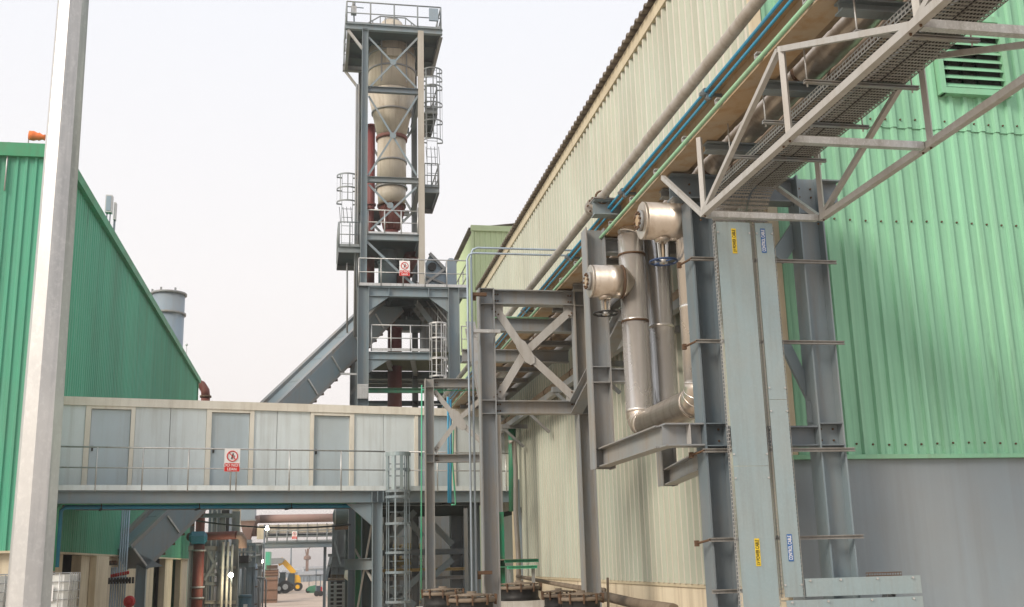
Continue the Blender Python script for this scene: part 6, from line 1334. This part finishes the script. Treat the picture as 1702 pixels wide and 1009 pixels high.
q = U(234.6, 1000, Y=36); single('red_indicator', MB().sphere(q, .045, 10, 8), M['red_lamp'], 'small glowing red indicator on the cream pier', 'indicator lamp'); single('indicator_box', MB().box(q.x-.06, q.x+.06, q.y+.05, q.y+.12, q.z-.1, q.z+.1).cyl((q.x, q.y+.09, 0), (q.x, q.y+.09, q.z-.1), .02, n=6), M['steel_dark'], 'little dark post box behind the red indicator', 'box')
# IBC totes on a slab, close in front of the left hall
def tote(xc, yc, z0, label):
    t = thing('liquid_tote', label, 'tank', (xc, yc, z0), 'caged white liquid totes'); s = .5; h = 1.0
    part('pallet', MB().box(xc-s, xc+s, yc-s, yc+s, z0, z0+.03).box(xc-s, xc-s+.1, yc-s, yc+s, z0+.031, z0+.12).box(xc+s-.1, xc+s, yc-s, yc+s, z0+.031, z0+.12).box(xc-.05, xc+.05, yc-s, yc+s, z0+.031, z0+.12), M['steel_dark'], t)
    part('bottle', MB().prism([(xc+x, yc+y, z0+.125) for x, y in ((-.46, -.38), (-.38, -.46), (.38, -.46), (.46, -.38), (.46, .38), (.38, .46), (-.38, .46), (-.46, .38))], (0, 0, h-.17)), M['tank_white'], t)
    part('cap', MB().cyl((xc, yc, z0+h-.045), (xc, yc, z0+h+.0), .1), M['ink'], t)
    for k in range(6):
        z = z0+.14+k*(h-.16)/5; part('cage_ring', MB().tube([(xc-.49, yc-.49, z), (xc+.49, yc-.49, z), (xc+.49, yc+.49, z), (xc-.49, yc+.49, z)], .011, 6, closed=True), M['galv'], t)
    for k in range(6):
        f_ = -.49+k*.98/5
        for (x, y) in ((f_, -.49), (f_, .49), (-.49, f_), (.49, f_)):
            if abs(x) == .49 and abs(y) == .49 and k in (0, 5) and x == f_ and abs(f_) == .49: continue
            part('cage_bar', MB().cyl((xc+x, yc+y, z0+.13), (xc+x, yc+y, z0+h-.02), .010, n=6), M['galv'], t)
    part('label_plate', MB().box(xc+.05, xc+.2, yc-.51, yc-.5, z0+.45, z0+.75), M['sign_white'], t)
yt = 23.6; xr_ = U(117, 960, Y=yt-.5).x; xl_ = U(9.5, 960, Y=yt-.5).x; zt_ = U(100, 951, Y=yt-.5).z
single('loading_slab', MB().box(xl_-1.2, xr_+.1, yt-.7, yt+.7, 0, zt_-2.0), M['concrete'], 'concrete slab under the white totes before the green hall', 'slab')
for k in (0, 1): tote(xr_-.5, yt, zt_-1.0-k*1.0, 'white caged tote right of the lamp pole, %s' % ('upper' if k == 0 else 'lower')); tote(xl_-.5, yt, zt_-1.0-k*1.0-.0, 'white caged tote left of the lamp pole at the picture edge, %s' % ('upper' if k == 0 else 'lower'))

# ---------------------------------------------------------------- denser plant on the left beyond the underpass
x0_, x1_ = U(318, 950, Y=70).x, U(433, 950, Y=70).x
t = thing('plant_block', 'dark multi-storey plant structure filling the left side beyond the underpass', 'building', (x0_, 70, 0))
part('rear_wall', MB().box(x0_, x1_, 72, 72.2, 0, U(400, 905, Y=72).z), M['deck'], t)
for px in (322, 350, 362, 376, 398, 408, 420, 432): x = U(px, 950, Y=70).x; part('column', MB().ibeam((x, 70, 0), (x, 70, U(px, 903, Y=70).z), .22, .22, (1, 0, 0)), M['steel_dark' if px % 4 else 'steel_tower'], t)
for py in (905, 922, 939, 958, 975): z = U(400, py, Y=70).z; part('beam', MB().ibeam((x0_, 69.8, z), (x1_, 69.8, z), .18, .12), M['steel_tower'], t)
rnd_ = random.Random(5)
names = ['beside the red pipe', 'behind the header', 'left of the brightest lamp', 'right of the brightest lamp', 'next to the drum', 'behind the pump platform', 'by the close lamp pair', 'nearest the crates']
for i in range(8):
    px = 348+i*11; Y = 64+rnd_.random()*4; x = U(px, 950, Y=Y).x; zt_ = U(px, 905+rnd_.random()*40, Y=Y).z; m_ = ('red_dark', 'steel_brown', 'galv', 'steel_blue', 'dusty', 'vessel', 'steel_dark', 'stack')[i]
    r = .08+rnd_.random()*.16; t = thing('process_vessel' if r > .17 else 'process_pipe', 'upright %s in the left plant, %s' % ('vessel' if r > .17 else 'pipe', names[i]), 'vessel' if r > .17 else 'pipe', (x, Y, 0), 'upright vessels and pipes of the left plant')
    part('body', MB().lathe((x, Y, 0), (x, Y, zt_), [(0, r), (.93, r), (1, r*.6)], 12), M[m_], t)
    for f_ in (.3, .6, .9): part('flange', MB().cyl((x, Y, zt_*f_-.03), (x, Y, zt_*f_+.03), r+.05, n=12), M['rusty'], t)
    part('branch', MB().tube([(x, Y, zt_*.75), (x+.5, Y-.1, zt_*.75), (x+.6, Y-.1, zt_*.7), (x+.6, Y-.1, zt_*.2)], .05, 8), M['steel_brown'], t)
# dark bin under the tower gallery
a, b = U(628, 545, Y=43.4), U(700, 503, Y=43.4)
t = thing('dark_bin', 'dark teal bin hung under the tower gallery behind the conveyor', 'hopper', (a.x, 43.4, a.z))
part('bin_wall', MB().box(a.x+.2, b.x+.6, 42.9, 43.8, a.z+.25, zg-.45), M['deck'], t)
part('bin_foot', MB().quadbox([(a.x+.6, 43.1, a.z-.15), (b.x+.2, 43.1, a.z-.15), (b.x+.2, 43.6, a.z-.15), (a.x+.6, 43.6, a.z-.15), (a.x+.2, 42.9, a.z+.249), (b.x+.6, 42.9, a.z+.249), (b.x+.6, 43.8, a.z+.249), (a.x+.2, 43.8, a.z+.249)]), M['steel_dark'], t)
for dx in (.5, 1.1, 1.7): part('bin_rib', MB().box(a.x+dx, a.x+dx+.06, 42.84, 42.899, a.z+.26, zg-.46), M['steel_tower'], t)
part('rear_deck', MB().box(xl+.2, xr2+.9, TB+.1, TB+3.2, z2-.05, z2), M['deck'], tw)
for k in range(3): part('rear_joist', MB().ibeam((xl+.3, TB+.8+k, z2-.15), (xr2+.8, TB+.8+k, z2-.15), .18, .1), M['steel_brown'], tw)
# stairs with stringers and treads on the right of the tower
def stair(p0, p1, w_, label):
    p0 = Vector(p0); p1 = Vector(p1); t = thing('steel_stair', label, 'stair', p0); n = max(5, int((p1.z-p0.z)/.22)); wv = Vector((0, w_, 0))
    for k in (0, 1): part('stringer', MB().bar(p0+wv*k, p1+wv*k, .22, .03), M['steel_tower'], t); part('handrail', MB().cyl(p0+wv*k+ZU*.9, p1+wv*k+ZU*.9, .024, n=6), M['galv'], t)
    for i in range(n): q = p0.lerp(p1, (i+.5)/n); part('tread', MB().box(q.x-.11, q.x+.11, q.y+.02, q.y+w_-.02, q.z-.02, q.z+.01), M['galv_dark'], t)
    for f_ in (0.02, .5, .98): q = p0.lerp(p1, f_); part('post', MB().cyl(q, q+ZU*.9, .02, n=6), M['galv'], t)
stair((xr2+.35, TY+1.2, z2+.05), (xr2+.35-1.9, TY+2.2, zg-.05) if False else (xr2-1.3, TY+1.2, zg-.3), .8, 'steel stair inside the tower base rising to the gallery')
stair((txx(775, 640), 41.8, tz(672)), (txx(715, 640)+.6, 41.8, z2-.1), .8, 'lower steel stair at the right of the tower base')
# ================================================================ haze
hm = bpy.data.materials.new('haze'); hm.use_nodes = True; nt = hm.node_tree; nt.nodes.remove(nt.nodes['Principled BSDF'])
pv = nt.nodes.new('ShaderNodeVolumePrincipled'); pv.inputs['Density'].default_value = .001; pv.inputs['Color'].default_value = (.97, .93, .91, 1); pv.inputs['Anisotropy'].default_value = .2
nt.links.new(pv.outputs[0], nt.nodes['Material Output'].inputs['Volume'])
g = MB(); g.box(-400, 400, -60, 2950, -1, 32); o = struct('haze', g, hm); o['kind'] = 'stuff'
